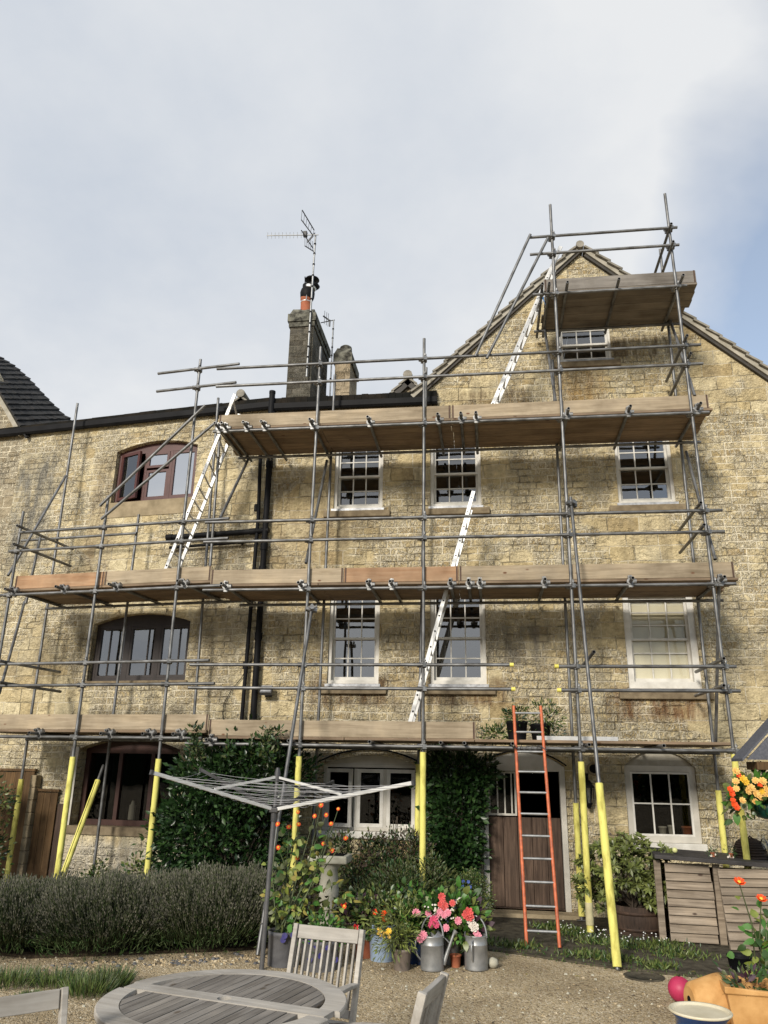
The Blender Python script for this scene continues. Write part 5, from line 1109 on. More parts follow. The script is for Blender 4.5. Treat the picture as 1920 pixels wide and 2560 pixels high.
# lavender: stems with grey spent heads, three bushes running together into a low hedge
def lavender(x0, x1, y0, y1, h, n, label):
    cx, cy = (x0 + x1) / 2, (y0 + y1) / 2; rx_, ry_ = (x1 - x0) / 2, (y1 - y0) / 2
    t = thing('lavender_bush', label, 'lavender', (cx, cy, .0), 0, 'lavender bushes along the gravel edge')
    th = rng.uniform(0, 2 * math.pi, n); rr = np.sqrt(rng.random(n)); ux, uy = rr * np.cos(th), rr * np.sin(th)
    B = np.stack([cx + ux * rx_ * .74, cy + uy * ry_ * .74, np.full(n, .03)], 1)
    hh = h * (1 - .42 * rr ** 4.0) * (.62 + .5 * rng.random(n)) * (1 + .10 * np.sin(ux * 9 + cx * 5) * np.cos(uy * 7))
    T = np.stack([cx + ux * rx_ * 1.06, cy + uy * ry_ * 1.04, hh], 1) + rng.normal(size=(n, 3)) * np.array([.035, .035, .012])
    d = T - B; ln = np.linalg.norm(d, axis=1); N = rng.normal(size=(n, 3)) * .5 + [0, -1, .2]
    leaf_obj('stem', B + d * .3, d, N, ln * .72, .010, ['lavender_stem', 'lavender_leaf'], t, Matrix())
    un = d / ln[:, None]
    for k, (nm, mt) in enumerate((('flower_head', 'lavender_head'),)):
        P = np.concatenate([T - un * .02, T - un * .02, T - un * .055]); D = np.concatenate([un, un, un]); NN = np.concatenate([N, np.cross(un, N), N]); L_ = np.concatenate([rng.uniform(.035, .06, n)] * 2 + [np.full(n, .03)])
        leaf_obj(nm, P, D, NN, L_, .016, [mt, 'lavender_stem', mt], t, Matrix(), fold=.0)
    k = int(n * 1.5); th = rng.uniform(0, 2 * math.pi, k); rr = np.sqrt(rng.random(k)) * .98
    P = np.stack([cx + rr * np.cos(th) * rx_, cy + rr * np.sin(th) * ry_, h * .74 * (1 - .6 * rr ** 4) * rng.random(k) ** .6], 1); D = rng.normal(size=(k, 3)) * .5 + np.stack([np.cos(th) * rr, np.sin(th) * rr, np.full(k, .9)], 1)
    leaf_obj('foliage', P, D, rng.normal(size=(k, 3)), rng.uniform(.06, .11, k), .012, ['lavender_leaf', 'leaf_mid', 'lavender_leaf'], t, Matrix())
lavender(-6.6, -4.6, -4.35, -1.75, .57, 6400, 'grey green lavender bush at the left end of the row, cut by the frame edge')
lavender(-5.5, -3.5, -4.1, -1.60, .62, 6400, 'grey green lavender bush in the middle of the row before the basement window')
lavender(-4.3, -2.5, -3.65, -1.40, .70, 6400, 'tallest grey green lavender bush, right end of the row by the washing line pole')
def tuft(loc, r, h, n, label, group=None, mats=('leaf_grass', 'leaf_olive', 'leaf_mid'), name='grass_tuft', w=.008):
    t = thing(name, label, 'tuft', loc, 0, group); th = rng.uniform(0, 2 * math.pi, n); rr = r * np.sqrt(rng.random(n))
    P = np.stack([loc[0] + rr * np.cos(th), loc[1] + rr * np.sin(th), np.full(n, loc[2] + .0)], 1); D = np.stack([np.cos(th) * rr / r * .6, np.sin(th) * rr / r * .6, np.ones(n)], 1) + rng.normal(size=(n, 3)) * .22
    leaf_obj('blade', P, D, rng.normal(size=(n, 3)) * .4 + [0, -1, .2], rng.uniform(.5, 1.1, n) * h, w, list(mats), t, Matrix()); return t
for (px, py, r, h, lb) in ((25, 2462, .26, .16, 'low green tuft at the left frame edge in front of the lavender'), (150, 2462, .24, .15, 'low green tuft between two others in front of the lavender'), (222, 2486, .20, .19, 'bright green upright tuft beside the pale chair corner'), (275, 2468, .16, .20, 'right most low green tuft in front of the lavender'), (75, 2505, .10, .10, 'tiny tuft seen through the pale chair back')):
    p = G(px, py); tuft((p.x, p.y, 0), r, h, 420, lb, 'low green tufts before the lavender')
for (px, py, off, h, lb) in ((240, 2215, .35, .42, 'nettle like weeds at the foot of the wing wall below the dark basement window'), (345, 2200, .3, .5, 'climbing weed against the pale wall right of the weeds'), (268, 2205, .3, .42, 'spiky iris like weed against the pale wall')):
    p = L(px, py, off)
    if 'spiky' in lb: tuft((p.x, p.y, .03), .07, .5, 26, lb, None, ('leaf_olive', 'leaf_yellow', 'leaf_mid'), 'weed', .02)
    else:
        t = thing('weed', lb, 'weed', (p.x, p.y, .03)); foliage('foliage', [(p.x, p.y, .25 + (.12 if 'climbing' in lb else 0), .18, .12, .3)], 420, 60, .05, .06, .035, ['leaf_mid', 'leaf_rhodo'], t, inner=.1)

# ------------------------------------------------------------------ pots and tubs along the gravel
def pot(name, loc, prof, mats, n=28, parent=None): mb = MB(); mb.lathe(prof, n, c=loc); return part(name, mb, mats, parent, Matrix())
def potted(label, loc, prof, mat, cat='potted plant', name='potted_plant', soil=True, group=None):
    t = thing(name, label, cat, loc, 0, group or ('pots standing along the gravel' if cat == 'potted plant' and loc[2] == 0 else None)); pot('pot', loc, prof, mat, parent=t)
    r = prof[-1][0]; z = prof[-1][1]; mb = MB(); mb.lathe([(r * 1.0, z), (.01, z + .01)], 18, c=loc); part('compost', mb, 'soil', t, Matrix()); return t
def cyl(r, h, rim=.0, taper=.9, inn=.04): return [(r * taper, 0), (r, h * .86), (r + rim, h * .88), (r + rim, h), (r - .012, h), (r - .016, h - inn)]
def flw(parent, pts, mat, r, n=8, layers=2, cup=.3, group=None):
    for (px, py, off) in pts:
        mb = MB(); p = R(px, py, off); petals(mb, p, (rnd.uniform(-.3, .3), -1, rnd.uniform(.1, .6)), r * rnd.uniform(.85, 1.15), n, 0, cup, .95, layers); part('flower', mb, mat, parent, Matrix())
def stems(parent, base, pts, r=.006, mat='stem_green', name='stem', bend=.06):
    mb = MB(); base = Vector(base)
    for p in pts:
        p = Vector(p); s = base + Vector((rnd.uniform(-.08, .08), rnd.uniform(-.08, .08), 0)); m1 = s.lerp(p, .5) + Vector((rnd.uniform(-bend, bend), rnd.uniform(-bend, bend), .06)); mb.tube([s, m1, p], [r * 1.3, r, r * .6], 5)
    return part(name, mb, mat, parent, Matrix())
# tall orange sunflowers in the lead pot
t = potted('tall orange sunflowers with limp lime leaves in a lead grey pot by the washing line', (-2.25, -3.62, 0), cyl(.175, .33, .008, .97), 'lead_pot')
of = 3.4
sf = [cb(*q) for q in ((1155, 970), (1330, 865), (1252, 995), (1335, 972), (1475, 900), (1530, 805), (1575, 890), (1617, 967), (1160, 1172), (1325, 1262), (1300, 1442), (1550, 1138), (1625, 1198))] + [cc_(*q) for q in ((350, 672), (413, 915), (290, 795), (400, 1480))]
tips_ = [R(*q, of + rnd.uniform(-.15, .2)) for q in sf]
stems(t, (-2.25, -3.6, .3), tips_, .007, bend=.10)
for p in tips_:
    mb = MB(); nn = (rnd.uniform(-.4, .4), -1, rnd.uniform(.1, .9)); petals(mb, p, nn, rnd.uniform(.022, .032), 9, 0, .15, .8); mb.lathe([(.010, -.006), (.012, .012), (.004, .016)], 8, 1, c=p); part('flower', mb, ['petal_orange', 'petal_gold'], t, Matrix())
P = []; D = []
for p in tips_:
    for k in range(rnd.randint(5, 9)):
        u = rnd.uniform(.05, .9); q = Vector((-2.25, -3.6, .3)).lerp(p, u) + Vector(rng.normal(size=3)) * .06; P.append(q); D.append((rnd.uniform(-1, 1), rnd.uniform(-1, .4), rnd.uniform(-.9, .3)))
P2, D2 = crown([(-2.25, -3.5, .60, .26, .2, .34), (-1.85, -3.4, .55, .28, .2, .30), (-2.2, -3.5, 1.0, .28, .2, .25)], 300, 130, .06, .2)
P = np.concatenate([np.array(P), P2]); D = np.concatenate([np.array(D), D2 - [0, 0, .4]])
leaf_obj('foliage', P, D, rng.normal(size=P.shape) * .5 + [0, -.8, .6], rng.uniform(.045, .11, len(P)), rng.uniform(.035, .08, len(P)), ['leaf_lime', 'leaf_bright', 'leaf_olive', 'leaf_yellow'], t, Matrix(), midx=rng.choice(4, len(P), p=[.36, .24, .28, .12]), broad=True)
p = Vector((-2.05, -3.8, .33)); mb = MB(); petals(mb, R(758, 2331, 3.82), (0, -1, .4), .035, 6, 0, .3, 1.3); part('flower', mb, 'petal_white', t, Matrix())
for x, y in ((712, 2340), (733, 2338), (708, 2350), (774, 2340)): mb = MB(); petals(mb, R(x, y, 3.82), (0, -1, .4), .03, 5, 0, .2, 1.3); part('viola_flower', mb, 'petal_navy', t, Matrix())
t = potted('low dark grey trough of violas behind the slat backed chair', (-1.84, -3.70, 0), cyl(.20, .28, .008, .97), 'lead_pot')
foliage('foliage', [(-1.84, -3.72, .34, .22, .18, .12)], 500, 60, .04, .05, .03, ['leaf_mid', 'leaf_bright'], t, inner=.2)
flw(t, [(x, y, 3.9) for x, y in ((790, 2365), (800, 2390), (818, 2370), (776, 2352), (840, 2400), (775, 2400))], 'petal_navy', .03, 5, 1)
t = potted('terracotta pot of crimson and white geraniums behind the right side of the slat backed chair', (-1.46, -3.08, 0), cyl(.125, .27, .012, .8), 'terracotta')
foliage('foliage', [(-1.5, -3.1, .42, .25, .2, .18)], 600, 60, .05, .06, .045, ['leaf_mid', 'leaf_purple', 'leaf_rhodo'], t, inner=.2, broad=True)
flw(t, [(886, 2313, 3.2), (890, 2318, 3.25), (859, 2264, 3.2), (862, 2262, 3.2)], 'petal_red', .035, 8, 2); flw(t, [(886, 2271, 3.1), (880, 2267, 3.1), (892, 2273, 3.15), (915, 2304, 3.2), (898, 2319, 3.25)], 'petal_white', .02, 6, 1)
t = potted('pale blue glazed pot of orange flowers', (-1.24, -3.18, 0), cyl(.155, .36, .008, .86), 'blue_pot')
foliage('foliage', [(-1.3, -3.2, .5, .26, .2, .2)], 800, 70, .05, .055, .03, ['leaf_rhodo', 'leaf_mid', 'leaf_olive'], t, inner=.2)
flw(t, [(968, 2277, 3.3), (938, 2280, 3.3), (959, 2292, 3.3), (960, 2299, 3.3), (960, 2284, 3.3)], 'petal_orange', .032, 7, 2)
t = potted('small taupe plastic pot with a trailing plant of yellow button flowers', (-.98, -3.58, 0), cyl(.095, .2, .005, .85), 'grey_plastic')
foliage('foliage', [(-1.02, -3.55, .42, .25, .18, .2), (-1.05, -3.6, .28, .2, .15, .15)], 900, 80, .05, .075, .014, ['leaf_olive', 'leaf_rhodo', 'leaf_lime'], t, inner=.1, droop=.35)
flw(t, [(944 + rnd.uniform(0, 30), 2318 + rnd.uniform(0, 26), 3.65) for _ in range(16)], 'petal_yellow', .016, 6, 1); flw(t, [(972, 2328, 3.75)], 'petal_gold', .035, 7, 2)
t = potted('navy glazed pot of pale pink flowers behind the left watering can', (-.83, -3.22, 0), cyl(.15, .29, .012, .85), 'navy_glaze')
foliage('foliage', [(-.9, -3.25, .5, .25, .2, .22), (-.75, -3.3, .4, .2, .18, .15)], 800, 70, .05, .065, .05, ['leaf_bright', 'leaf_mid', 'leaf_rhodo'], t, inner=.2, broad=True)
flw(t, [(1040, 2282, 3.5), (1044, 2284, 3.5), (1054, 2343, 3.62), (1050, 2348, 3.62), (1058, 2338, 3.62), (1071, 2283, 3.45)], 'petal_pink', .042, 9, 3)
t = potted('zinc bucket of coral and hot pink begonias between the watering cans', (-.50, -3.16, 0), cyl(.14, .36, .01, .85), 'zinc')
foliage('foliage', [(-.52, -3.2, .50, .26, .2, .20), (-.38, -3.3, .42, .18, .15, .16)], 900, 70, .055, .085, .055, ['leaf_bright', 'leaf_mid', 'leaf_rhodo'], t, inner=.2, broad=True)
flw(t, [(1106, 2250, 3.45), (1102, 2262, 3.45), (1112, 2264, 3.45), (1108, 2270, 3.45), (1104, 2242, 3.45), (1131, 2258, 3.45)], 'petal_coral', .038, 8, 3); flw(t, [(1083, 2306, 3.55), (1090, 2312, 3.55), (1078, 2314, 3.55), (1084, 2300, 3.55)], 'petal_hot', .042, 8, 3)
flw(t, [(1145, 2302, 3.55), (1115, 2320, 3.5), (1110, 2287, 3.5), (1099, 2280, 3.5), (1120, 2282, 3.5), (1092, 2290, 3.5)], 'petal_pink', .036, 9, 3); flw(t, [(1136, 2270, 3.3), (1120, 2300, 3.35)], 'petal_violet', .028, 6, 2); flw(t, [(1148, 2256, 3.25), (1152, 2252, 3.25)], 'petal_white', .036, 6, 2)
mb = MB(); [petals(mb, R(1060 + rnd.random() * 75, 2262 + rnd.random() * 36, 3.46), (0, -1, .4), .009, 4) for _ in range(70)]; part('small_flowers', mb, 'petal_white', t, Matrix())['kind'] = 'stuff'
t = potted('small terracotta pot of grassy shoots between the watering cans', (-.425, -3.34, 0), cyl(.058, .12, .006, .8), 'terracotta')
foliage('foliage', [(-.425, -3.34, .2, .04, .04, .1)], 60, 20, .02, .13, .008, ['leaf_olive', 'leaf_mid'], t, up=1.2)
t = potted('black tub of orange and peach begonias behind the right watering can', (-.27, -3.18, 0), cyl(.13, .34, .008, .85), 'black_plastic')
foliage('foliage', [(-.28, -3.2, .42, .16, .15, .14)], 420, 50, .05, .09, .055, ['leaf_rhodo', 'leaf_purple', 'leaf_bright'], t, inner=.2, broad=True)
flw(t, [(1171, 2282, 3.45), (1173, 2292, 3.45), (1166, 2288, 3.45)], 'petal_coral', .045, 6, 2, .7); flw(t, [(1180, 2312, 3.45), (1186, 2318, 3.45), (1176, 2300, 3.45)], 'petal_white', .045, 7, 3); flw(t, [(1190, 2332, 3.45), (1196, 2340, 3.45)], 'petal_pink', .04, 7, 2)
t = thing('stone_ball', 'pale rounded stone on the gravel right of the right watering can', 'stone', (-.03, -3.32, .05)); mb = MB(); mb.lathe([(.01, -.05), (.045, -.035), (.062, 0), (.05, .04), (.01, .055)], 14, c=(-.03, -3.32, .05)); part('stone', mb, 'stone_bath', t, Matrix())

def watering_can(label, loc, rz, r=.122, h=.33, arch=0.0):
    t = thing('watering_can', label, 'watering can', loc, rz, 'galvanised watering cans'); n = 32
    mb = MB(); mb.lathe([(r * .97, .012), (r * 1.0, .0), (r * 1.02, .012), (r, .03), (r, h * .72), (r * 1.03, h * .735), (r, h * .75), (r * .985, h - .01), (r * 1.02, h), (r * .96, h), (r * .94, h * .7)], n); part('can_body', mb, 'zinc', t)
    mb = MB(); mb.lathe([(r * .93, h * .72), (.01, h * .72)], n); part('can_inside', mb, 'hole', t)
    mb = MB(); k = 14                                        # hood over the front half of the mouth
    vs = [(r * math.cos(math.pi * i / k), r * math.sin(math.pi * i / k), h) for i in range(k + 1)] + [(r * .98 * math.cos(math.pi * i / k), r * .5 * math.sin(math.pi * i / k), h + .045 * math.sin(math.pi * i / k)) for i in range(k + 1)]
    mb.add(vs, [(i, i + 1, k + 2 + i, k + 1 + i) for i in range(k)]); o = part('hood', mb, 'zinc', t); so_ = o.modifiers.new('solid', 'SOLIDIFY'); so_.thickness = .004
    mb = MB(); mb.tube([(0, r * .98, h * .16), (0, r + .055, h * .62), (0, r + .11, h * 1.04)], [.026, .018, .013], 12); mb.tube([(0, r + .107, h * 1.02), (0, r + .135, h * 1.13)], [.016, .03], 12); part('spout', mb, 'zinc', t)
    mb = MB(); mb.tube([(0, r * .9, h * .98), (0, r + .07, h * .75)], .006, 6); part('spout_stay', mb, 'zinc', t)
    mb = MB(); mb.tube([(r * .99 * math.cos(math.pi * i / 12), 0, h - .02 + .20 * math.sin(math.pi * i / 12)) for i in range(13)], .0095, 8); part('top_handle', mb, 'zinc', t, WORLD[t.name] @ Matrix.Rotation(arch, 4, 'Z'))
    mb = MB(); mb.tube([(0, -r * .98, h * .88), (0, -r - .05, h * .85), (0, -r - .06, h * .6), (0, -r - .03, h * .38), (0, -r * .98, h * .28)], .0095, 8); part('rear_handle', mb, 'zinc', t)
    return t
watering_can('galvanised watering can with its spout to the right, below the hot pink flowers', (-.665, -3.52, 0), rad(-82), arch=rad(72)); watering_can('galvanised watering can with its rear handle towards the viewer, beside the path', (-.205, -3.40, 0), rad(-14))

# birdbath among the plants
t = thing('birdbath', 'pale square topped stone birdbath half hidden by the orange sunflowers', 'birdbath', (-2.06, -2.2, 0))
mb = MB(); mb.box(-.25, .25, -.2, .2, .86, .955); part('basin', mb, 'stone_bath', t, bevel=.02)
mb = MB(); mb.lathe([(.16, 0), (.16, .08), (.11, .12), (.10, .3), (.13, .55), (.10, .78), (.17, .86)], 22); part('pedestal', mb, 'stone_bath', t)
mb = MB(); mb.box(-.2, .2, -.16, .16, .93, .9575); part('water', mb, 'hole', t)

# plants standing on the lowest lift above the door
z = Z1 + .118
for (px, off, r, h, lb, bl) in ((1293, 1.0, .15, .27, 'black plant pot on the lowest lift behind the orange ladder', [(0, 0, .33, .15, .14, .1), (-.3, .05, .1, .2, .12, .08)]), (1352, .75, .15, .25, 'bushy plant in a black pot on the lowest lift against the wall above the door', [(.05, 0, .34, .28, .2, .2), (.15, -.05, .15, .18, .14, .14)])):
    p = R(px, 1840, off); t = potted(lb, (p.x, -off, z), cyl(r, h, .008, .82), 'black_plastic'); foliage('foliage', [(p.x + b[0], -off + b[1], z + b[2], b[3], b[4], b[5]) for b in bl], 620, 80, .045, .06, .022, ['leaf_mid', 'leaf_rhodo', 'leaf_dark'], t, inner=.2)

# ------------------------------------------------------------------ right side: store, basket, canopy, pots
ux = Vector((.965, -.26, 0)).normalized(); ang = math.atan2(-.14, .56)
t = thing('bin_store', 'low slatted store with a dark sloping top below the right basement window', 'store', (2.17, -1.58, .02), rad(-6)); B0 = WORLD[t.name]
mb = MB(); mb.box(-.16, 2.3, -.16, .95, .935, .985); part('top', mb, 'slate_top', t, B0 @ Matrix.Rotation(rad(2.2), 4, 'Y') @ Matrix.Translation((0, 0, .02)), bevel=.008)
for x, y in ((-.09, 0), (.62, 0.03), (2.15, .0), (-.09, .8), (2.15, .8)): mb = MB(); mb.box(x - .04, x + .04, y - .03, y + .04, 0, .93 - max(0, x) * .038); part('post', mb, 'slat', t, B0)
for i in range(9):
    z0 = .02 + i * .098; mb = MB(); wv = rnd.uniform(-.004, .004)
    x1 = .555 + rnd.uniform(-.006, .006) - (.02 if i > 6 else 0); mb.add([(.0, -.046, z0), (x1, -.046, z0 + wv), (x1, -.008, z0 + .104 + wv), (.0, -.008, z0 + .104), (.0, -.012, z0), (x1, -.012, z0 + wv), (x1, .004, z0 + .104 + wv), (.0, .004, z0 + .104)], [(0, 1, 2, 3), (7, 6, 5, 4), (0, 4, 5, 1), (1, 5, 6, 2), (2, 6, 7, 3), (3, 7, 4, 0)]); part('front_slat', mb, 'slat', t, B0)
mb = MB(); mb.box(-.05, 2.1, .78, .8, 0.0, .80); mb.box(-.12, -.10, .03, .76, .03, .85); part('back_panel', mb, 'plank_brown', t, B0)
p = Vector((2.785, -1.90, .022)); t = thing('slatted_door', 'loose slatted door leaning against the front of the store, behind the orange flower', 'door', p, rad(-3)); B1 = WORLD[t.name] @ Matrix.Rotation(rad(-10), 4, 'X') @ Matrix.Rotation(rad(-1.5), 4, 'Y')
for i in range(9):
    z0 = .0 + i * .097; mb = MB(); mb.add([(.0, -.044, z0), (.9, -.044, z0), (.9, -.006, z0 + .103), (.0, -.006, z0 + .103), (.0, -.01, z0), (.9, -.01, z0), (.9, .006, z0 + .103), (.0, .006, z0 + .103)], [(0, 1, 2, 3), (7, 6, 5, 4), (0, 4, 5, 1), (1, 5, 6, 2), (2, 6, 7, 3), (3, 7, 4, 0)]); part('slat', mb, 'slat', t, B1)
mb = MB(); [mb.box(x, x + .06, .008, .03, 0, .875) for x in (.0, .42, .83)]; part('batten', mb, 'slat', t, B1)
ztop = .97
p = R(1876, 2140, 1.25); t = thing('wicker_basket', 'upturned dark wicker basket on top of the store', 'basket', (p.x, -1.25, ztop - .02))
mb = MB()
for i in range(11): a = i / 11 * math.pi / 2; rr = .21 * math.cos(a) ** .6; mb.tube([(p.x + rr * math.cos(q), -1.25 + rr * math.sin(q), ztop - .01 + .25 * math.sin(a)) for q in [2 * math.pi * j / 24 for j in range(25)]], .014, 6)
part('weave', mb, 'wicker', t, Matrix())
mb = MB(); mb.lathe([(.19, 0), (.185, .12), (.14, .2), (.05, .235)], 20, c=(p.x, -1.25, ztop - .01)); part('inner_weave', mb, 'wicker', t, Matrix())
mb = MB(); mb.tube([(p.x - .09, -1.34, ztop + .2), (p.x, -1.32, ztop + .28), (p.x + .09, -1.34, ztop + .2)], .012, 6); part('handle', mb, 'wicker', t, Matrix())
p = R(1910, 2112, 1.35); t = thing('plastic_bottle', 'clear plastic bottle standing on the store right of the wicker basket', 'bottle', (p.x, -1.35, ztop - .04)); mb = MB(); mb.lathe([(.055, 0), (.06, .02), (.06, .2), (.05, .25), (.018, .3), (.018, .34)], 18, c=(p.x, -1.35, ztop - .04)); part('bottle_body', mb, 'bottle', t, Matrix())
p = R(1688, 2135, 1.5); t = thing('tennis_ball', 'pale yellow green ball on the left end of the store top', 'ball', (p.x, -1.5, 1.07)); mb = MB(); mb.lathe([(.033 * math.sin(q), -.033 * math.cos(q)) for q in [.08 + 3.0 * i / 10 for i in range(11)]], 14, c=(p.x, -1.5, 1.068)); part('ball', mb, nmat('felt_ball', (.5, .52, .2), (.6, .6, .3), 30, .9), t, Matrix())
for px, lb in ((1783, 'tiny pot of white flowers on the store left of the yellow pole'), (1828, 'tiny pot of white flowers on the store between the yellow pole and the wicker basket')):
    p = R(px, 2146, 1.45); t = potted(lb, (p.x, -1.45, 1.0), cyl(.03, .05, .003), 'terracotta'); flw(t, [(px + rnd.uniform(-9, 9), 2141 + rnd.uniform(-6, 5), 1.47) for _ in range(5)], 'petal_white', .014, 5, 1); foliage('foliage', [(p.x, -1.45, 1.07, .05, .04, .03)], 60, 20, .02, .03, .015, ['leaf_mid'], t)
# canopy at the right edge: a little felted gable roof on posts
Fp = R(1856, 1896, 2.95); cx, ez = Fp.x, Fp.z; y0, y1 = -2.95, -2.50; W_ = 1.05
t = thing('garden_canopy', 'grey felted canopy roof at the right edge above the hanging basket', 'canopy', (cx + W_, (y0 + y1) / 2, 0)); mb = MB(); sl_ = 1.0
for s in (0, 1):
    xa, xb = (cx, cx + W_) if s == 0 else (cx + 2 * W_, cx + W_); za, zb = ez, ez + W_ * sl_
    mb.add([(xa, y0, za), (xb, y0, zb), (xb, y1, zb), (xa, y1, za), (xa, y0, za - .03), (xb, y0, zb - .04), (xb, y1, zb - .04), (xa, y1, za - .03)], [(0, 1, 2, 3), (7, 6, 5, 4), (0, 4, 5, 1), (1, 5, 6, 2), (2, 6, 7, 3), (3, 7, 4, 0)])
mb.add([(cx + .05, y0 - .004, ez - .012), (cx + 2 * W_ - .05, y0 - .004, ez - .012), (cx + W_, y0 - .004, ez + W_ * sl_ - .07), (cx + .05, y0 + .02, ez - .012), (cx + 2 * W_ - .05, y0 + .02, ez - .012), (cx + W_, y0 + .02, ez + W_ * sl_ - .07)], [(0, 1, 2), (5, 4, 3), (0, 3, 4, 1), (1, 4, 5, 2), (2, 5, 3, 0)])
part('felt_roof', mb, 'felt', t, Matrix())
mb = MB(); mb.box(cx + .16, cx + 2 * W_ - .1, y0 + .03, y1 - .03, ez - .12, ez - .032); part('eaves_beam', mb, 'plank_brown', t, Matrix())
for x in (cx + .95, cx + 1.9): mb = MB(); mb.box(x - .05, x + .05, y1 - .14, y1 - .04, 0, ez - .122); part('post', mb, 'plank_brown', t, Matrix())
hb = R(1912, 2022, 2.72); hb = Vector((hb.x + .02, -2.72, hb.z - .02)); t = thing('hanging_basket', 'hanging basket of yellow and orange begonias in a green bowl under the grey canopy', 'hanging basket', hb)
mb = MB(); mb.lathe([(.03, -.09), (.11, -.07), (.165, .0), (.185, .08), (.17, .08), (.15, .03)], 24, c=hb); part('bowl', mb, 'green_plastic', t, Matrix())
mb = MB(); [mb.tube([hb + Vector((.17 * math.cos(q), .17 * math.sin(q), .08)), Vector((hb.x, hb.y, ez - .12))], .004, 5) for q in (.5, 2.6, 4.7)]; part('chain', mb, 'black_plastic', t, Matrix())
foliage('foliage', [(hb.x - .08, hb.y - .05, hb.z + .22, .27, .22, .17), (hb.x - .26, hb.y - .05, hb.z + .10, .12, .14, .14)], 420, 70, .05, .10, .065, ['leaf_mid', 'leaf_rhodo', 'leaf_bright'], t, inner=.4, broad=True)
cz = crop(1780, 1780, .18087)
for q in ((330, 820), (330, 960), (430, 930), (470, 970), (600, 950), (335, 1060), (500, 1090), (540, 1050), (690, 1100), (740, 1130), (610, 1130), (670, 1180), (590, 1240), (420, 1225), (760, 1060), (700, 960)): flw(t, [(*cz(*q), 2.98)], 'petal_apricot' if rnd.random() < .6 else 'petal_gold', .042, 8, 3)
for q in ((250, 1070), (275, 1130), (290, 1220), (310, 1280), (340, 1320), (365, 870), (660, 1010)): flw(t, [(*cz(*q), 2.98)], 'petal_orange', .033, 6, 2)

p = Vector((1.69, -4.28, .107)); t = thing('ball', 'deep pink rubber ball on the gravel behind the glazed pot', 'ball', p); mb = MB(); mb.lathe([(.107 * math.sin(q), -.107 * math.cos(q)) for q in [.06 + 3.02 * i / 20 for i in range(21)]], 30, c=p); part('ball', mb, 'pink_ball', t, Matrix())
mb = MB(); mb.lathe([(.012, .1065), (.008, .109)], 10, c=p); part('valve', mb, 'black_plastic', t, Matrix())
pc = Vector((1.40, -6.36, 0)); t = thing('glazed_pot', 'empty dark blue glazed pot with a cream inside at the bottom right', 'pot', pc)
mb = MB(); mb.lathe([(.13, 0), (.19, .12), (.20, .26), (.165, .36), (.168, .40), (.205, .435), (.205, .445)], 40, c=pc, top=False); part('pot_outside', mb, 'navy_glaze', t, Matrix())
mb = MB(); mb.lathe([(.206, .436), (.212, .444), (.205, .453), (.192, .45), (.16, .40), (.158, .36), (.19, .26), (.17, .12), (.01, .05)], 40, c=pc); part('pot_inside', mb, 'cream_glaze', t, Matrix())
# toppled terracotta pots
q0 = Vector((1.86, -4.92, .0)); t = thing('toppled_pot', 'large pale terracotta pot lying on its side behind the glazed pot', 'pot', q0)
m4 = Matrix.Translation((1.62, -4.98, .19)) @ Matrix.Rotation(rad(14), 4, 'Z') @ Matrix.Rotation(rad(90), 4, 'Y')
mb = MB(); mb.lathe([(.10, .0), (.13, .02), (.19, .25), (.20, .30), (.185, .30), (.175, .25), (.11, .04)], 30); part('pot', mb, 'terracotta_pale', t, m4)
mb = MB(); mb.lathe([(.03, -.003), (.03, -.001)], 12); part('drain_hole', mb, 'hole', t, m4)
q0 = Vector((2.08, -5.05, 0)); t = thing('square_planter', 'pale terracotta square planter with a broken corner at the lower right', 'planter', q0, rad(-5))
mb = MB(); w0, w1, h_ = .15, .19, .36
def sq(w, z): return [(-w, -w, z), (w, -w, z), (w, w, z), (-w, w, z)]
vs = sq(w0, 0) + sq(w1, h_ - .06) + sq(w1 + .02, h_ - .055) + [(-w1 - .02, -w1 - .02, h_), (w1 + .02, -w1 - .02, h_ - .03), (w1 + .02, w1 + .02, h_), (-w1 - .02, w1 + .02, h_)] + sq(w1 - .02, h_ - .02) + sq(w0 - .03, .05)
mb.add(vs, [(3, 2, 1, 0)] + [(k * 4 + j, k * 4 + (j + 1) % 4, k * 4 + 4 + (j + 1) % 4, k * 4 + 4 + j) for k in range(5) for j in range(4)] + [(20, 21, 22, 23)]); part('pot', mb, 'terracotta_pale', t, bevel=.008)
foliage('foliage', [(2.08, -5.05, .34, .14, .12, .08)], 140, 30, .04, .07, .03, ['leaf_purple', 'leaf_mid', 'leaf_olive'], t)
p = G(1852, 2432); t = potted('empty black plastic pot on the path edge by the orange flower stems', (p.x, p.y, 0), cyl(.12, .17, .008, .8), 'black_plastic', 'pot', 'plant_pot')
b_ = Vector((2.45, -4.15, 0)); t = thing('orange_flower_plant', 'leggy orange flowered plant with pale green leaves at the right frame edge', 'plant', b_)
tp = [R(1848, 2208, 4.25), R(1903, 2250, 4.3), R(1915, 2330, 4.2), R(1880, 2320, 4.25)]; stems(t, b_ + Vector((.08, 0, 0)), tp, .008, bend=.08)
for q, mt, rr in ((tp[0], 'petal_orange', .055), (tp[1], 'petal_orange', .05)): mb = MB(); petals(mb, q, (.1, -.6, .9), rr, 8, 0, .5, .95, 2); mb.lathe([(.02, -.01), (.018, .02), (.005, .026)], 10, 1, c=q); part('flower', mb, ['petal_orange', 'petal_gold'], t, Matrix())
P = []; D = []
for q in tp:
    for k in range(10): u = rnd.uniform(.05, .95); P.append((b_ + Vector((.08, 0, 0))).lerp(q, u) + Vector(rng.normal(size=3)) * .05); D.append((rnd.uniform(-1, 1), rnd.uniform(-1, .3), rnd.uniform(-.6, .5)))
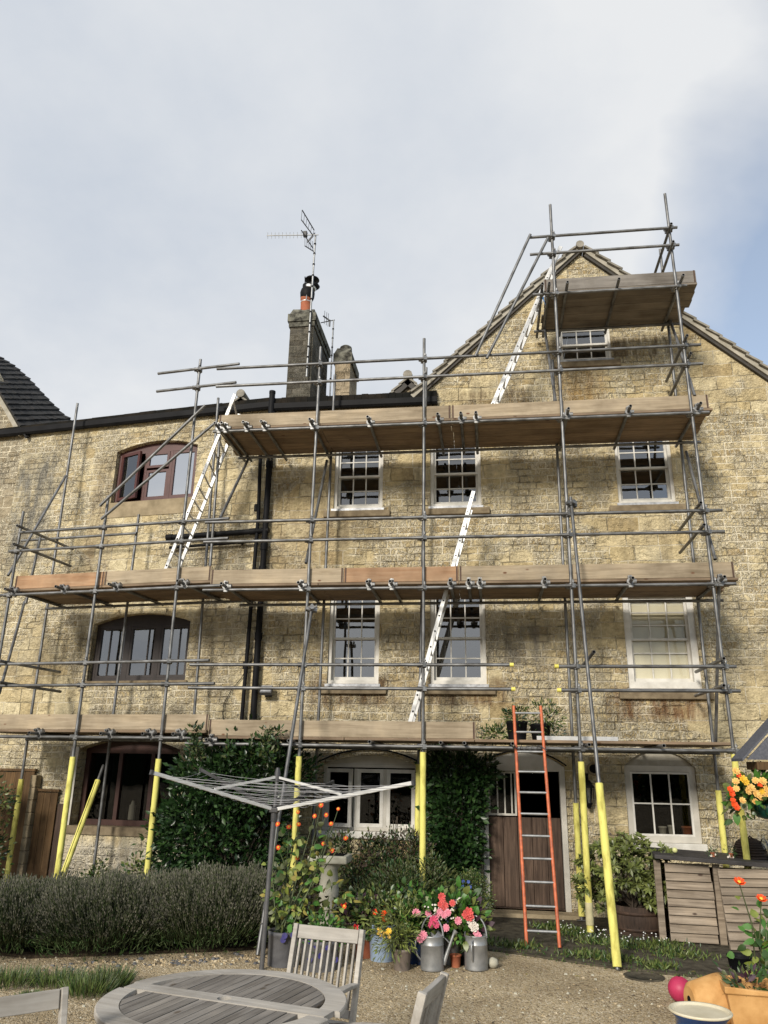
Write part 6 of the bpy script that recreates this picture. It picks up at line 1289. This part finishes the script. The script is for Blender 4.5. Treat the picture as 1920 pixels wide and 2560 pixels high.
P2, D2 = crown([(2.55, -4.2, .45, .22, .2, .4), (2.5, -4.5, .25, .3, .25, .22)], 150, 60, .05, .2); P = np.concatenate([np.array(P), P2]); D = np.concatenate([np.array(D), D2])
leaf_obj('foliage', P, D, rng.normal(size=P.shape) * .5 + [0, -.8, .6], rng.uniform(.07, .13, len(P)), rng.uniform(.045, .08, len(P)), ['leaf_bright', 'leaf_lime', 'leaf_mid'], t, Matrix(), broad=True)
p = G(1610, 2443); t = thing('drain_cover', 'round dark drain cover set in the gravel by the foot of the sleeved shore', 'drain cover', (p.x, p.y, 0)); mb = MB(); mb.lathe([(.205, .0), (.205, .012), (.18, .014), (.178, .009), (.02, .009)], 30, c=(p.x, p.y, 0)); part('lid', mb, 'path', t, Matrix())

# timber doors leaning by the wing's left end, and the stone pier between them
def plank_door(label, x0, x1, z1, off, mat, k):
    t = thing('plank_door', label, 'door', WLM @ Vector(((x0 + x1) / 2, -off, 0)), LA)
    for i in range(k):
        a = x0 + (x1 - x0) * i / k; b = x0 + (x1 - x0) * (i + 1) / k - .006; mb = MB(); mb.box(a, b, -off, -off + .035, .03, z1 + rnd.uniform(-.01, .01)); part('plank', mb, mat, t, WLM)
    mb = MB(); mb.box(x0 - .02, x1 + .02, -off - .02, -off + .035, z1 + .012, z1 + .05); part('head_rail', mb, mat, t, WLM)
xs = [(WLI @ L(px, 1985, .06)).x for px in (20, 82, 94, 146, 172)]
plank_door('dark brown timber gate left of the stone pier, under a weathered lintel', xs[0] - .5, xs[1] - .02, 1.85, .06, 'plank_brown', 5)
plank_door('tall brown plank door right of the stone pier', xs[2] + .01, xs[3], 1.53, .07, 'plank_brown', 3)
mb = MB(); mb.box(xs[3] + .01, xs[4], -.045, -.01, .03, 1.35)
tag(part('dark_plank', mb, 'barrel', None, WLM), 'dark board in shade between the plank door and the yellow sleeved pole', 'board')
t = thing('stone_pier', 'rough pale stone pier between the two timber doors at the left', 'pier', WLM @ Vector(((xs[1] + xs[2]) / 2, -.1, 0)), LA); mb = MB()
for i in range(9): a, b = xs[1] - .012 + rnd.uniform(-.01, .01), xs[2] + rnd.uniform(-.005, .008); mb.box(a, b, -.16, -.01, i * .2 + .004, i * .2 + .2)
part('pier_stones', mb, 'ashlar', t, WLM, bevel=.012)

# ------------------------------------------------------------------ stuff nobody could count
def stuff(o): o['kind'] = 'stuff'; return o
n = 2600; P = np.stack([rng.uniform(-5.2, 3.2, n), rng.uniform(-8.5, -2.6, n), np.full(n, .0)], 1); mb = MB()
for p in P:
    if p[1] > -3.2 and p[0] > -1: continue
    s = rnd.choice((.006, .008, .010, .012, .017)); o = Vector(p); a = rnd.random() * 6; v = [Vector((math.cos(a + i * 1.257) * s * rnd.uniform(.8, 1.3), math.sin(a + i * 1.257) * s * rnd.uniform(.7, 1.1), 0)) + o for i in range(5)]
    mb.add([tuple(x) for x in v] + [tuple(o + (x - o) * .6 + Vector((0, 0, s * .8))) for x in v], [(0, 1, 6, 5), (1, 2, 7, 6), (2, 3, 8, 7), (3, 4, 9, 8), (4, 0, 5, 9), (5, 6, 7, 8, 9)], rnd.choice((0, 0, 1, 2)))
for i in range(260):                                                       # bigger grey stones along the foot of the lavender
    x = rnd.uniform(-4.6, -2.3); y = -4.15 + (x + 4.6) * .42 + rnd.gauss(0, .12) - .12; s = rnd.uniform(.014, .032); a = rnd.random() * 6; o = Vector((x, y, 0))
    v = [Vector((math.cos(a + i_ * 1.257) * s * rnd.uniform(.8, 1.3), math.sin(a + i_ * 1.257) * s * rnd.uniform(.6, 1.0), 0)) + o for i_ in range(5)]
    mb.add([tuple(q) for q in v] + [tuple(o + (q - o) * .62 + Vector((0, 0, s * .7))) for q in v], [(0, 1, 6, 5), (1, 2, 7, 6), (2, 3, 8, 7), (3, 4, 9, 8), (4, 0, 5, 9), (5, 6, 7, 8, 9)], rnd.choice((0, 0, 2, 3)))
stuff(part('pebbles', mb, ['gravel', 'stone_bath', 'sill_stone', 'lead_pot'], None))
def edge_points(n, spread):
    out = []
    for _ in range(n):
        i = rnd.randint(1, 9); a, b = PATH[i], PATH[i + 1] if i + 1 < len(PATH) - 1 else PATH[i]; u = rnd.random(); out.append((a[0] + (b[0] - a[0]) * u + rnd.gauss(0, spread), a[1] + (b[1] - a[1]) * u + rnd.gauss(0, spread) + .05, .0))
    return np.array(out)
P = edge_points(900, .06); k = len(P); stuff(leaf_obj('moss_fringe', P, rng.normal(size=(k, 3)) * .6 + [0, 0, .8], rng.normal(size=(k, 3)), rng.uniform(.02, .06, k), .014, ['leaf_grass', 'leaf_olive', 'leaf_mid'], None, Matrix()))
cl = [(1.25, -1.75, .35), (1.6, -1.95, .32), (2.0, -1.85, .28), (1.0, -2.6, .22), (1.35, -2.75, .2), (1.0, -1.3, .25), (.75, -1.0, .2), (2.1, -2.35, .3), (1.75, -3.0, .15), (.3, -2.3, .2), (-.2, -2.2, .25)]
P = []
for (x, y, s) in cl: P.append(np.stack([rng.normal(x, s * .6, 330), rng.normal(y, s * .45, 330), np.full(330, .02)], 1))
P = np.concatenate(P); k = len(P); stuff(leaf_obj('path_weeds', P, rng.normal(size=(k, 3)) * .7 + [0, 0, .8], rng.normal(size=(k, 3)), rng.uniform(.03, .10, k), .018, ['leaf_grass', 'leaf_mid', 'leaf_olive', 'leaf_rhodo'], None, Matrix()))
mb = MB()
for _ in range(55): x, y, s = cl[rnd.choice((0, 0, 1, 1, 2, 2, 5))]; petals(mb, (rnd.gauss(x, s * .6), rnd.gauss(y, s * .45), .08 + rnd.random() * .07), (rnd.uniform(-.3, .3), -.6, .8), .0085, 7)
stuff(part('daisies', mb, 'petal_daisy', None))
n = 420; P = np.stack([rng.uniform(-4.5, 3.0, n), rng.uniform(-7.5, -1.2, n), np.full(n, .012)], 1); P[P[:, 1] > -3.2, 2] = .034; P = P[(P[:, 0] > -1.0) | (P[:, 1] < -4.0)]; k = len(P)
stuff(leaf_obj('fallen_leaves', P, rng.normal(size=(k, 3)) * [1, 1, .15], rng.normal(size=(k, 3)) * .25 + [0, 0, 1], rng.uniform(.02, .055, k), .018, ['leaf_brown', 'leaf_yellow', 'stem_brown'], None, Matrix()))
